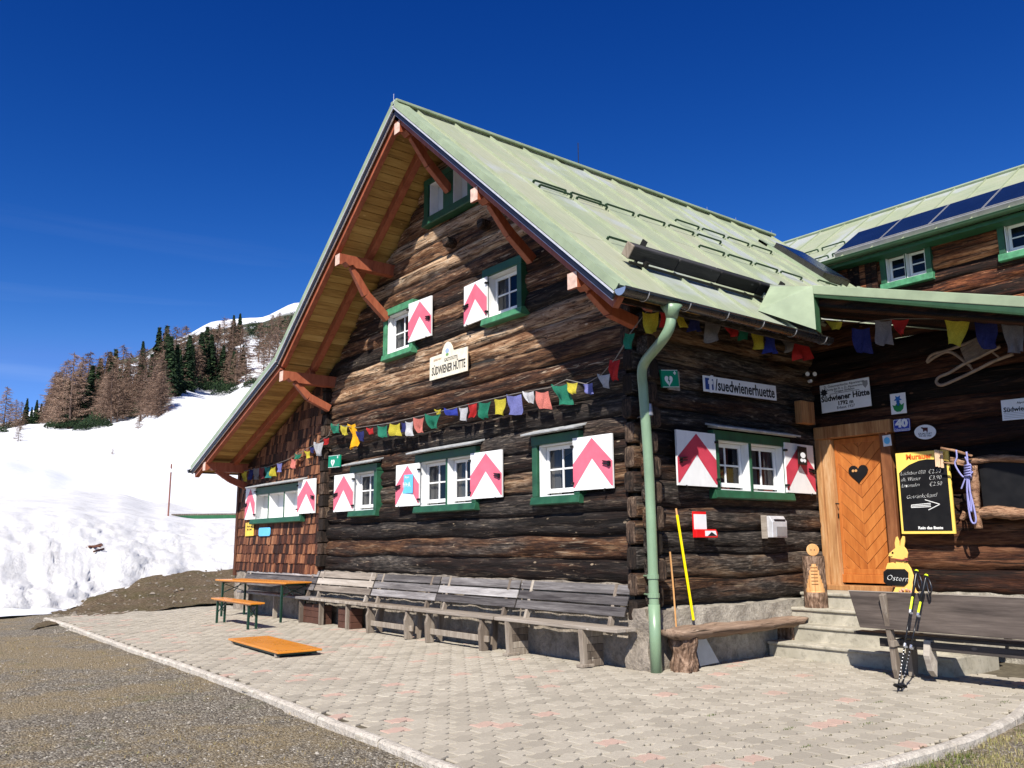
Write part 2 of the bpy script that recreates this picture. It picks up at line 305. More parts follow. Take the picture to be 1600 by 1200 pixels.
def snowm(name,dirty):
    t=NT(name); v=t.co(); a=t.noise(v,1.1 if dirty else .03,8,.7,.3); b=t.noise(v,9 if dirty else .3,5,.7)
    k=t.ramp(a,[(.3,(.44,.435,.43)),(.5,(.58,.575,.57)),(.65,(.66,.655,.65))]) if dirty else t.ramp(a,[(.3,(.60,.62,.66)),(.6,(.70,.71,.73))])
    if dirty: k=t.mix(t.ramp(t.noise(v,3.4,8,.8,.5),[(.55,(0,0,0)),(.75,(.7,.7,.7))]),k,(.25,.22,.2))
    t.bump(b,.35 if dirty else .25,.10 if dirty else .5); m=t.fin(k,.6,0,.3); return m
M_snowb=snowm('dirty_bank_snow',True); M_snow=snowm('clean_snow',False)
M_orange=plain('orange_varnished_board',(.58,.21,.018),.28,0,.1,2,.04,.5)
M_tleg=plain('dark_green_steel',(.008,.045,.028),.35,.2,.2,8,.05,.5)
M_black2=plain('blackboard_black',(.006,.006,.007),.6,0,.4,5,.08,.25)
M_yel=plain('yellow_board_frame',(.85,.6,.12),.45,0,.08,4,.05)
M_signw=plain('white_enamel_sign',(.72,.73,.74),.4,0,.06,6,.05)
M_cream=plain('weathered_cream_sign',(.72,.66,.52),.65,0,.14,12,.2,grime=.2)
M_ink=plain('black_lettering',(.012,.012,.014),.6,0,.2,8,0)
M_chalk=plain('white_chalk',(.7,.7,.68),.9,0,.2,60,0)
M_aed=plain('green_sign_enamel',(.0,.22,.12),.4,0,.1,6,.03)
M_blue=plain('blue_enamel',(.015,.04,.35),.35,0,.1,6,.03)
M_fb=plain('navy_blue_square',(.02,.055,.22),.4,0,.1,6,.03)
M_ltblue=plain('pale_blue_paper',(.12,.46,.78),.6,0,.12,6,.05)
M_redp=plain('bright_red_paint',(.7,.01,.012),.35,0,.1,6,.03)
M_yelp=plain('yellow_shaft',(.85,.66,.0),.3,0,.08,6,.03)
M_door=wood('orange_pine_door',[(.15,(.22,.055,.011)),(.42,(.38,.115,.024)),(.65,(.49,.17,.04)),(.95,(.62,.28,.085))],2,12,1.6,.30,.15,.42,bd=.003,rv=.22,knots=False,spec=.4)
M_post=wood('worn_pine_post',[(.15,(.10,.035,.012)),(.40,(.25,.105,.038)),(.62,(.42,.22,.09)),(.9,(.64,.46,.28))],2,10,1.0,.38,.4,.6,bd=.005,rv=.3,knots=False)
M_fresh=wood('fresh_carved_wood',[(.15,(.28,.11,.035)),(.42,(.48,.24,.085)),(.7,(.60,.37,.17)),(.95,(.72,.52,.30))],2,16,2,.34,.3,.7,bd=.004,rv=.2,knots=False)
M_bunny=plain('yellow_plywood',(.82,.50,.12),.55,0,.07,4,.04)
M_rope=plain('lilac_rope',(.26,.26,.52),.8,0,.2,60,.4)
M_gun=plain('pole_black',(.014,.014,.016),.3,.3,.2,20,.02)
M_lime=plain('lime_plastic',(.62,.8,.02),.35,0,.08,8,.02)
M_silver=plain('silver_metal',(.6,.6,.62),.25,.8,.1,8,.02)
M_snowpole=plain('pole_red_brown',(.20,.075,.055),.7,0,.25,3,.1)
# ---------------- the hut ----------------
CY=2.45; XS=.1; YD=4.02          # side wall plane x, entrance wall plane y
RX,RZ=-4.12,8.85; KX,KZ=-8.72,5.23; LX,LZ=-13.65,3.37; EX,EZ=1.0,4.34
VY=-1.2; RY=9.45
def rooftop(x):
    if x>RX: return RZ-(x-RX)*(RZ-EZ)/(EX-RX)
    if x>KX: return RZ-(RX-x)*(RZ-KZ)/(RX-KX)
    return KZ-(KX-x)*(KZ-LZ)/(KX-LX)
hut=empty('mountain_hut',(-6,2,0),'old alpine hut of dark logs under a steep pale green metal roof','hut')
_a=W(1270,447,1,CY);_b=W(1600,465,1,CY); CX0=_a.x; CZ0=_a.z; CSL=(_a.z-_b.z)/(_b.x-_a.x)
def logwall(name,axis,pl,a0,a1,z0,pitch,nz,parent,mats,opens=(),clip=None,step=.045,sd=1,out=-1,mfun=None,uoff=0):
    """stack of hewn logs running along axis, outer face on plane pl, bulging outward"""
    mb=MB(); na=max(2,int((a1-a0)/step)); P=9; rnd=random.Random(sd)
    for k in range(nz):
        zb=z0+k*pitch; r=rnd.random(); bul=rnd.uniform(.05,.085); tilt=rnd.uniform(-.03,.03)
        if clip and zb>max(clip(a0),clip(a1),clip((a0+a1)/2),clip(min(max(RX,a0),a1))): break
        ok={}; vs=[]; fs=[]; idx={}
        for i in range(na+1):
            a=a0+(a1-a0)*i/na
            wob=.045*mnoise.noise(Vector((a*.7,k*3.1,sd))); wob2=.045*mnoise.noise(Vector((a*.7,(k+1)*3.1,sd)))
            for j in range(P):
                t=j/(P-1); z=zb+wob*(1-t)+(pitch+wob2-0)*t
                d=bul*(math.sin(math.pi*min(1,max(0,t)))**.42)+tilt*(t-.5)-.035
                q=Vector((a*1.1,z*7,k*5+sd)); d+=.026*mnoise.noise(q)+.016*mnoise.noise(Vector((a*3.0,z*22,sd)))
                if 0<j<P-1: d+=-.05*max(0,mnoise.noise(Vector((a*.9+9,z*15,k*2.3)))-.15)*2
                if clip: z=min(z,clip(a))
                vs.append((a,pl+out*d,z) if axis==0 else (pl+out*d,a,z)); ok[(i,j)]=(a,z)
        for i in range(na):
            for j in range(P-1):
                a,z=ok[(i,j)]; b,y=ok[(i+1,j+1)]; ca=(a+b)/2; cz=(z+y)/2
                if clip and cz>clip(ca)-.002: continue
                if any(o[0]<ca<o[1] and o[2]<cz<o[3] for o in opens): continue
                q=(i*P+j,(i+1)*P+j,(i+1)*P+j+1,i*P+j+1)
                if (axis==0 and out>0) or (axis==1 and out<0): q=q[::-1]
                fs.append(q)
        m=0 if mfun is None else mfun(k)
        mb.add(vs,fs,m,r)
    return mb.build(name,mats,parent,smooth=True)
def under(x): return rooftop(x)-.20
# window specs on the gable: x0,x1,z0,z1 of the green surround
def rect(px0,py0,px1,py1,ax,v):
    a=W(px0,py0,ax,v); b=W(px1,py1,ax,v); i=1-ax if ax<2 else 0
    return (a[i],b[i],b.z,a.z)
G_small=rect(552,730,592,806,1,-.03); G_mid=rect(654,712,748,797,1,-.03); G_right=rect(836,684,911,786,1,-.03)
G_upl=rect(604,487,648,551,1,-.03); G_upr=rect(759,424,820,491,1,-.03); G_top=(-4.92,-3.42,7.13,8.02)
G_shi=rect(398,764,474,815,1,-.12)
S_win=rect(1108,672,1234,784,0,XS+.03)
def inset(r,d=.06): return (r[0]+d,r[1]-d,r[2]+d,r[3]-d)
ops=[inset(r) for r in (G_small,G_mid,G_right,G_upl,G_upr,G_top)]
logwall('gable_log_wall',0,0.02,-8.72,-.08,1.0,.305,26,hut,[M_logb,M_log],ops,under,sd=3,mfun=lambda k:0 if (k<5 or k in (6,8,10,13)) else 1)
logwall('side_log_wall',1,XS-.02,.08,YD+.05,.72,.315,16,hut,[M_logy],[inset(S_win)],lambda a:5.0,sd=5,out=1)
mb=MB(); mb.lohi((-8.9,.12,.3),(-.02,.16,5.2)); 
mb.prism([(-8.9,5.1),(-.02,4.9),(-.02,under(-.02)),(RX,under(RX)),(KX,under(KX))],(0,.12,0),(1,0,0),(0,0,1),(0,1,0),.04); mb.lohi((-.06,.2,.3),(XS-.08,YD,5.0)); mb.lohi((-13.3,.12,.3),(-8.9,.16,3.4))
mb.prism([(-13.2,3.3),(-8.9,3.3),(-8.9,under(-8.9)),(-13.2,under(-13.2))],(0,.12,0),(1,0,0),(0,0,1),(0,1,0),.04)
hole=mb
# the log core is pierced behind each window by leaving it out there: build as strips
core=MB()
def corestrip(axis,pl,th,a0,a1,z0,top,opens):
    xs=sorted(set([a0,a1]+[o[0] for o in opens]+[o[1] for o in opens]+[x for x in ([RX,KX] if axis==0 else []) if a0<x<a1]))
    for u,v in zip(xs,xs[1:]):
        cm_=(u+v)/2; cuts=sorted([(o[2],o[3]) for o in opens if o[0]<=cm_<=o[1]]); z=z0; segs=[]
        for c in cuts: segs.append((z,c[0])); z=c[1]
        for s0,s1 in segs: core.lohi(*(((u,pl,s0),(v,pl+th,s1)) if axis==0 else ((pl,u,s0),(pl+th,v,s1))))
        poly=[(u,z),(v,z),(v,top(v)),(u,top(u))]
        if axis==0: core.prism(poly,(0,pl,0),(1,0,0),(0,0,1),(0,1,0),th)
        else: core.prism(poly,(pl,0,0),(0,1,0),(0,0,1),(1,0,0),th)
corestrip(0,.06,.12,-13.25,0,.2,under,[inset(r,.05) for r in (G_small,G_mid,G_right,G_upl,G_upr,G_top,G_shi)])
corestrip(1,XS-.2,.12,.18,YD,.2,lambda a:5.0,[inset(S_win,.05)])
core.lohi((-13.3,RY-.5,.2),(-.1,RY-.4,3.3)); core.prism([(-13.2,3.3),(-.1,3.3),(-.1,under(-.1)),(RX,under(RX)),(KX,under(KX)),(-13.2,under(-13.2))],(0,RY-.5,0),(1,0,0),(0,0,1),(0,1,0),.1); core.lohi((-.2,YD,.2),(-.1,RY-.5,4.9)); core.lohi((-13.3,.2,.2),(-13.2,RY-.5,3.3)); core.build('wall_core',M_dark,hut)
# crossed log ends at the near corner and at the bay corner
mb=MB(); rnd=random.Random(4)
for k in range(13):
    z=.84+k*.315; h=.28+rnd.uniform(-.015,.02); e=.27+rnd.uniform(-.03,.05); w=.095
    ring=[(w*math.cos(a)*(1.1 if abs(math.cos(a))<.8 else 1),h/2*math.sin(a)*1.04) for a in [i*math.pi/6+.2 for i in range(12)]]
    ring=[(max(-w*.96,min(w*.96,x*1.25)),max(-h*.49,min(h*.49,y*1.2))) for x,y in ring]
    mb.uc=rnd.random(); mb.prism([(x+.12,y) for x,y in ring],(XS-.02,0,z+.02),(0,1,0),(0,0,1),(1,0,0),e-XS+.03,1,0)
    z2=z-.155; mb.uc=rnd.random(); mb.prism([(x,y) for x,y in ring],(0.0,-.075+rnd.uniform(-.03,.02),z2),(1,0,0),(0,0,1),(0,1,0),.3,1,0)
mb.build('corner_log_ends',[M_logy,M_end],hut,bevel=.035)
mb=MB()
for k in range(16):
    z=1.08+k*.24; mb.uc=rnd.random(); mb.lohi((-8.80,-.12+rnd.uniform(-.03,.02),z),(-8.60+rnd.uniform(-.03,.03),.1,z+.225))
mb.build('bay_corner_log_ends',[M_end],hut,bevel=.015)
# shingled bay
mb=MB(); rnd=random.Random(11); z=.92
row=0
while z<5.1:
    x=-13.28; 
    while x<-8.80:
        w=rnd.uniform(.07,.15); x1=min(x+w,-8.80); top=z+.36; cl=min(under(x),under(x1))
        if z+.05<cl and not(G_shi[0]+.02<(x+x1)/2<G_shi[1]-.02 and G_shi[2]<z+.12<G_shi[3]+.02):
            zz=z+rnd.uniform(-.012,.012); tt=min(top,cl); t0=rnd.uniform(.022,.032); r=rnd.random(); g=.002
            vs=[(x+g,-.085-t0,zz),(x1-g,-.085-t0,zz),(x1-g,-.078,tt),(x+g,-.078,tt),(x+g,-.08,zz),(x1-g,-.08,zz)]
            mb.add(vs,[(0,1,2,3),(0,4,5,1),(0,3,4),(1,5,2)],0,r)
        x=x1
    z+=.205; row+=1
mb.lohi((-13.28,-.085,.92),(-13.2,.2,3.5)); mb.build('shingle_wall',M_shingle,hut)
mb=MB(); 
corestr=core; core=MB(); corestrip(0,-.078,.13,-13.26,-8.80,.9,under,[inset(G_shi,.05)]); core.build('bay_wall_boards',M_shingle,hut)
mb=MB(); mb.lohi((-13.42,-.13,.8),(-13.29,0,3.45)); mb.build('bay_corner_post',M_shingle,hut,bevel=.01)
# foundation
def rough(name,lo,hi,mat,parent,amp=.05,res=.09,sd=0):
    mb=MB(); L=[hi[i]-lo[i] for i in range(3)]
    def grid(o,u,v,nu,nv):
        vs=[];fs=[]
        for i in range(nu+1):
            for j in range(nv+1):
                p=Vector(o)+Vector(u)*(i/nu)+Vector(v)*(j/nv); q=p*3.1+Vector((sd,sd,sd)); nn=mnoise.noise_vector(q)*amp+mnoise.noise_vector(p*9)*amp*.4; vs.append(p+nn)
        for i in range(nu):
            for j in range(nv): a=i*(nv+1)+j; fs.append((a,a+nv+1,a+nv+2,a+1))
        mb.add(vs,fs)
    N=[max(2,int(l/res)) for l in L]; x,y,z=lo; X,Y,Z=L
    grid((x,y,z),(X,0,0),(0,0,Z),N[0],N[2]); grid((x+X,y,z),(0,Y,0),(0,0,Z),N[1],N[2]); grid((x,y,z+Z),(X,0,0),(0,Y,0),N[0],N[1])
    grid((x,y+Y,z),(0,0,Z),(X,0,0),N[2],N[0]); grid((x,y,z),(0,0,Z),(0,Y,0),N[2],N[1])
    return mb.build(name,mat,parent,smooth=True)
rough('gable_plinth',(-8.8,-.01,-.1),(-.1,.3,1.0),M_stone,hut,.035,.1)
rough('bay_plinth',(-13.4,-.08,-.1),(-8.8,.2,.92),M_stone,hut,.02,.12)
rough('corner_stone',(-.12,-.10,-.1),(.26,.42,.70),M_stone,hut,.07,.06,3)
rough('side_plinth',(XS-.2,.4,-.1),(XS+.16,3.2,.70),M_stonel,hut,.04,.08,5)
# roof
def slab(mb,pts,y0,y1,th,m=0):
    for (xa,za),(xb,zb) in zip(pts,pts[1:]):
        d=Vector((xb-xa,0,zb-za)).normalized(); n=Vector((-d.z,0,d.x)); n=n if n.z>0 else -n
        mb.add([(xa,y0,za),(xb,y0,zb),(xb,y1,zb),(xa,y1,za)]+[tuple(Vector(p)-n*th) for p in ((xa,y0,za),(xb,y0,zb),(xb,y1,zb),(xa,y1,za))],[(0,1,2,3),(7,6,5,4),(0,4,5,1),(1,5,6,2),(2,6,7,3),(3,7,4,0)],m)
RP=[(LX,LZ),(KX,KZ),(RX,RZ)]; RQ=[(RX,RZ),(EX,EZ)]
mb=MB(); rnd=random.Random(15); slab(mb,RP,VY,RY,.05); ys=[VY]+[-.78+.775*i for i in range(14)]+[RY]
for ya_,yb_ in zip(ys,ys[1:]):
    if yb_<=ya_: continue
    xe=EX if ya_<2.8 else .42; xx=[RX]+sorted(RX+rnd.uniform(.2,.8)*(xe-RX) for _ in range(2))+[xe]
    for i in range(3):
        mb.uc=rnd.random(); o_=.0025*(i%2); slab(mb,[(xx[i],rooftop(xx[i])+o_),(xx[i+1],rooftop(xx[i+1])+o_)],ya_,yb_,.05)
rf=mb.build('roof',M_roof,hut)
SD=Vector((EX-RX,0,EZ-RZ)).normalized(); SN=Vector((-SD.z,0,SD.x))
seamys=[-.78+.775*i for i in range(14)]
mb=MB()
for y in seamys:
    x1=EX if y<2.8 else .42
    a=Vector((RX,y,RZ))+SN*.018; b=Vector((x1,y,rooftop(x1)))+SN*.018
    mb.beam(a,b,.012,.04,SN)
for y in seamys:   # left slope
    for (xa,za),(xb,zb) in zip(RP,RP[1:]): mb.beam((xa,y,za+.02),(xb,y,zb+.02),.026,.04)
mb.build('roof_seam',M_seam,rf)
rnd=random.Random(5)
mb=MB() # ridge cap
mb.beam((RX,VY-.02,RZ+.03),(RX,RY,RZ+.03),.2,.05); mb.build('ridge_cap',M_flash,rf,bevel=.01)
# verge flashing, fascia layers
mb=MB(); mk=MB(); mw=MB(); mr=MB()
for pts in (RQ,RP):
    for (xa,za),(xb,zb) in zip(pts,pts[1:]):
        a=Vector((xa,0,za));b=Vector((xb,0,zb)); d=(b-a).normalized(); n=Vector((-d.z,0,d.x)); n=n if n.z>0 else -n
        A=a+Vector((0,VY+.11,0))+n*.035; B=b+Vector((0,VY+.11,0))+n*.035; mb.beam(A-d*.02,B+d*.0,.24,.025,n)
        A=a+Vector((0,VY-.012,0)); B=b+Vector((0,VY-.012,0)); mb.beam(A+n*.01,B+n*.01,.02,.10,n)
        mw.beam(A-n*.062,B-n*.062,.03,.022,n); mk.beam(A-n*.105+Vector((0,.02,0)),B-n*.105+Vector((0,.02,0)),.03,.075,n)
        mw.beam(A-n*.15+Vector((0,.03,0)),B-n*.15+Vector((0,.03,0)),.02,.012,n)
mb.build('verge_flashing',M_flash,rf); mk.build('verge_fascia',M_black,rf); mw.build('verge_edge_strip',M_pale,rf)
# soffit boards (run with the ridge), rafters, purlins, braces
mb=MB(); rnd=random.Random(8)
for (xa,za),(xb,zb) in ((RP[0],RP[1]),(RP[1],RP[2]),(RQ[0],RQ[1])):
    a=Vector((xa,0,za));b=Vector((xb,0,zb)); d=(b-a).normalized(); n=Vector((-d.z,0,d.x)); n=n if n.z>0 else -n; L=(b-a).length; t=0
    while t<L-.02:
        w=min(.165,L-t); mb.uc=rnd.random(); p=a+d*(t+w/2)-n*.075; mb.beam(p+Vector((0,VY+.06,0)),p+Vector((0,.3 if xa<-1 else .3,0)),w-.008,.03,n); t+=.165
mb.build('soffit_board',M_soffit,rf)
def rafter(pts,y,w,h,off,name='rafter'):
    mb=MB()
    for (xa,za),(xb,zb) in zip(pts,pts[1:]):
        a=Vector((xa,0,za));b=Vector((xb,0,zb)); d=(b-a).normalized(); n=Vector((-d.z,0,d.x)); n=n if n.z>0 else -n
        mb.beam(a-n*off+Vector((0,y,0)),b-n*off+Vector((0,y,0)),w,h,n)
    mb.build(name,M_red,rf,bevel=.006)
rafter(RP,-1.08,.10,.15,.165); rafter(RP,-.42,.12,.15,.165); rafter(RQ,-1.08,.10,.15,.165); rafter([(RX,RZ),(.9,rooftop(.9))],-.42,.12,.15,.165)
# purlins: (x, z centre, visible height)
PUR=[(RX,8.42,(655,218),(701,303)),(-6.2,6.66,(546,428),(603,504)),(-8.55,4.85,(465,598),(506,645)),(-12.9,3.36,(350,727),(384,765)),(-1.88,0,(765,312),(832,412)),(.18,0,(915,432),(980,515))]
for i,(x,z,pt,pb) in enumerate(PUR):
    if z==0: z=rooftop(x)-.42
    mb=MB(); mb.uc=.3+.1*i; prof=[(0,-.10),(0,.11),(.05,.11),(1.4,.11),(1.4,-.11),(.34,-.11),(.28,-.06),(.2,-.09),(.12,-.03),(.05,-.09)]
    mb.prism([(p,q) for p,q in prof],(x-.085,-1.14,z),(0,1,0),(0,0,1),(1,0,0),.17); mb.lohi((x-.086,-1.146,z-.095),(x+.086,-1.141,z+.108),1)
    mb.build('purlin',[M_red,M_redend],rf,bevel=.008)
    foot=Vector((x,-.07,W(pb[0],pb[1],0,x).z)) if False else None
    zf=W(pb[0],pb[1],1,-.08).z
    p0=Vector((x,-.86,z-.08)); p1=Vector((x,-.07,zf+.06)); mm=(p0+p1)/2+Vector((0,-.07,-.05)) if i in(1,2,5) else (p0+p1)/2+Vector((0,-.03,-.02))
    mb=MB(); mb.beam(p0,mm,.085,.10,(0,1,0),w1=.11,h1=.15); mb.beam(mm,p1,.11,.15,(0,1,0),w1=.12,h1=.15); mb.build('roof_brace',M_red,rf,bevel=.008)
# snow guards: staggered rails
def guard(parent,x,ya,yb,zfun,nn,sp,y0):
    y=y0
    while y<yb-.2:
        if y>=ya-.01:
            p=Vector((x,y+.06,zfun(x)))+nn*.07; q=Vector((x,y+sp-.06,zfun(x)))+nn*.07
            mb=MB(); mb.beam(p,q,.014,.030,nn); mb.beam(p,p-nn*.06,.016,.04,(0,1,0)); mb.beam(q,q-nn*.06,.016,.04,(0,1,0)); mb.build('snow_guard_rail',M_dkgreen,parent)
        y+=sp
guard(rf,-1.86,-.3,1.2,rooftop,SN,.775,-.78+.775*1-.39+.39-.0)
guard(rf,-2.0,-.3,4.6,rooftop,SN,.775,-.78)
guard(rf,-2.5,3.2,6.4,rooftop,SN,.775,-.78+.775*5)
guard(rf,-.42,-.3,3.0,rooftop,SN,.775,-.78)
guard(rf,-1.35,2.4,6.2,rooftop,SN,.775,-.78+.775*4)
guard(rf,-1.55,6.4,8.6,rooftop,SN,.775,-.78+.775*9)
# snow beam
M_char=wood('charcoal_beam',[(.15,(.006,.006,.006)),(.45,(.017,.016,.016)),(.7,(.038,.036,.036)),(.95,(.11,.105,.105))],1,11,.9,.42,.7,.7,bd=.01)
mb=MB(); x=.17; rnd=random.Random(2)
bl=Vector((x,-.25,rooftop(x)))+SN*.17; br=Vector((x,3.25,rooftop(x)))+SN*.17
for i in range(4):
    a=bl+(br-bl)*(i/4); b=bl+(br-bl)*((i+1)/4); mb.uc=rnd.random(); mb.beam(a,b-(br-bl)*.003,.15,.19,SN)
sb=mb.build('snow_beam',M_char,hut,bevel=.02)
mb=MB(); mb.beam(bl+Vector((0,-.02,0)),bl+Vector((0,.004,0)),.155,.19,SN); mb.build('beam_end',M_leg,sb,bevel=.02)
for y in (.03,3.05):
    mb=MB(); p=Vector((x,y,rooftop(x))); mb.beam(p+SN*.0-SD*.09,p+SN*.33-SD*.09,.10,.012,(0,1,0)); mb.beam(p-SD*.1+SN*.01,p+SD*.14+SN*.01,.1,.012,SN); mb.beam(p+SD*.12,p+SD*.12+SN*.12,.06,.05,(0,1,0)); mb.build('beam_bracket',M_iron,sb)
mb=MB(); mb.beam(bl+SD*.11-SN*.12,br+SD*.11-SN*.12,.03,.03,SN); mb.build('beam_rail',M_iron,sb)
# chimney cap, aerial, lightning spikes
mb=MB(); cp=W(872,254,0,-4.3); mb.tube([cp-Vector((0,0,.5)),cp-Vector((0,0,.02))],.13,12); mb.tube([cp-Vector((0,0,.03)),cp+Vector((0,0,.03))],[.17,.12],12); mb.build('vent_cap',M_iron,rf)
ap=W(904,262,0,RX); mb=MB(); mb.tube([(ap.x,ap.y,RZ),(ap.x,ap.y,RZ+.55)],.008,6); mb.build('aerial_rod',M_iron,rf)
for px_,py_ in ((1105,332),(1150,348),(1206,366),(615,160)):
    q=W(px_,py_,0,RX); mb=MB(); mb.tube([(q.x,q.y,RZ-.02),(q.x,q.y,RZ+.17)],.007,6); mb.build('lightning_spike',M_silver,rf)
# gutters
def halfpipe(mb,a,b,r,th=.006,m=0):
    a=Vector(a);b=Vector(b); d=(b-a).normalized(); sd=d.cross(Vector((0,0,1))).normalized(); n=12
    for rr,fl in ((r,0),(r-th,1)):
        vs=[]; 
        for p in (a,b):
            for i in range(n+1): t=math.pi*i/n; vs.append(p+sd*(math.cos(t)*rr)+Vector((0,0,-math.sin(t)*rr)))
        fs=[(i,i+1,i+n+2,i+n+1) for i in range(n)]
        if fl: fs=[f[::-1] for f in fs]
        mb.add(vs,fs,m)
    for s_ in (-1,1): mb.tube([a+sd*s_*r,b+sd*s_*r],.011,6,m)
    for p,e in ((a,-1),(b,1)):
        vs=[p+d*e*.002+sd*(math.cos(math.pi*i/n)*r)+Vector((0,0,-math.sin(math.pi*i/n)*r)) for i in range(n+1)]; mb.add(vs,[tuple(range(n+1))],1)
GA=Vector((EX+.07,VY-.03,EZ-.02)); GB=Vector((EX+.07,2.93,EZ-.02))
mb=MB(); halfpipe(mb,GA,GB,.085); gt=mb.build('gutter',[M_gut,M_gutin],hut,smooth=False)
for i in range(6):
    y=VY+.35+i*.72; mb=MB(); mb.tube([(GA.x+.09*math.cos(t),y,GA.z-.09*math.sin(t)) for t in [math.pi*k/8 for k in range(9)]],.006,5); mb.build('gutter_bracket',M_alu,gt)
mb=MB(); halfpipe(mb,(LX-.06,VY-.05,LZ-.03),(LX-.06,RY,LZ-.03),.08); mb.build('gutter',[M_iron,M_iron],hut)
mb=MB(); mb.tube([(LX-.05,-1.1,LZ-.08),(LX+.2,-.6,LZ-.14),(-13.35,-.2,LZ-.3),(-13.35,-.17,.6)],.03,8); 
# drip board behind gutter
mb=MB(); mb.lohi((EX-.16,VY+.1,EZ-.10),(EX-.12,2.86,EZ+.05)); mb.build('eaves_board',M_logy,rf)
# downpipe
BX,BY=.36,-.10; JY=W(1050,500,0,EX+.07).y
pp=[(EX+.07,JY,EZ-.07),(EX+.06,JY,EZ-.22)]
for (px_,py_,xx) in ((1046,512,1.04),(1036,530,.93),(1018,552,.66),(1008,565,.50),(1003,582,.41)): pp.append(tuple(W(px_,py_,0,xx)))
top=Vector(pp[-1]); pp+= [(BX+.01,(top.y+BY)/2,top.z-.3),(BX,BY,2.2),(BX,BY,.0)]
def smoothp(pts,n=6):
    P=[Vector(p) for p in pts]; out=[]
    for i in range(len(P)-1):
        p0=P[max(i-1,0)];p1=P[i];p2=P[i+1];p3=P[min(i+2,len(P)-1)]
        for k in range(n):
            t=k/n; out.append(.5*((2*p1)+(p2-p0)*t+(2*p0-5*p1+4*p2-p3)*t*t+(3*p1-p0-3*p2+p3)*t**3))
    out.append(P[-1]); return out
mb=MB(); mb.tube(smoothp(pp),.062,16); dp=mb.build('downpipe',M_pipe,hut,smooth=True)
mb=MB(); mb.tube([(EX+.07,JY,EZ-.24),(EX+.07,JY,EZ-.16),(EX+.07,JY,EZ-.09)],[.066,.085,.13],14); mb.build('funnel',M_pipe,dp,smooth=True)
for z in (3.05,1.08,.86): mb=MB(); mb.tube([(BX,BY,z),(BX,BY,z+.05)],.072,14); mb.tube([(BX,BY,z+.025),(.05,.05,z+.025)],.01,6); mb.build('pipe_clamp',M_silver if z>2 else M_pipe,dp)
mb=MB(); mb.tube([(BX,BY,.0),(BX,BY,.78)],.069,16); mb.build('standpipe',M_pipe,dp,smooth=True)
mb=MB(); mb.tube([(BX,BY,3.06),(BX+.005,BY,3.2)],[.078,.06],14); mb.build('pipe_joint',M_alu,dp)
# cheek between eave roof and canopy
ck=[(.36,rooftop(.36)),(EX,EZ+.03),(EX-.02,5.11),(.36,5.36)]
mb=MB(); q=[Vector(v) for v in ((.62,1.95,rooftop(.62)+.01),(CX0,CY,EZ+.03),(CX0,CY,CZ0+.0),(.50,CY,CZ0+CSL*.55))]
mb.add(q,[(0,1,2,3)]); mb.add([(CX0,CY,EZ+.03),(CX0,CY+.12,EZ+.0),(CX0,CY+.12,CZ0-.05),(CX0,CY,CZ0-.0)],[(0,1,2,3)],1); mb.build('roof_cheek',[M_flash,M_dkgreen],rf)
# skylight
def onroof(px_,py_): return WP(px_,py_,SN,SN.dot(Vector((RX,0,RZ))))
a=onroof(1216,396);c=onroof(1306,443)
sx0,sx1,sy0,sy1=-3.0,-1.9,7.75,8.75
def rp(x,y,h): p=Vector((x,y,rooftop(x)))+SN*h; return p
def roofbox(mb,x0,x1,y0,y1,h0,h1,m=0):
    vs=[rp(x,y,h) for h in (h0,h1) for x,y in ((x0,y0),(x1,y0),(x1,y1),(x0,y1))]; mb.add(vs,[(3,2,1,0),(4,5,6,7),(0,1,5,4),(1,2,6,5),(2,3,7,6),(3,0,4,7)],m)
mb=MB(); roofbox(mb,sx0,sx1,sy0,sy1,0,.16); sk=mb.build('skylight',M_gut,hut)
mb=MB(); roofbox(mb,sx0+.07,sx1-.07,sy0+.07,sy1-.07,.16,.166); mb.build('pane',M_solar,sk)
mb=MB(); roofbox(mb,sx0-.25,sx1+.2,sy0-.16,sy0-.02,0,.05); roofbox(mb,sx0-.25,sx0-.04,sy0-.16,sy1+.1,0,.05); mb.build('skylight_flashing',M_flash,sk)
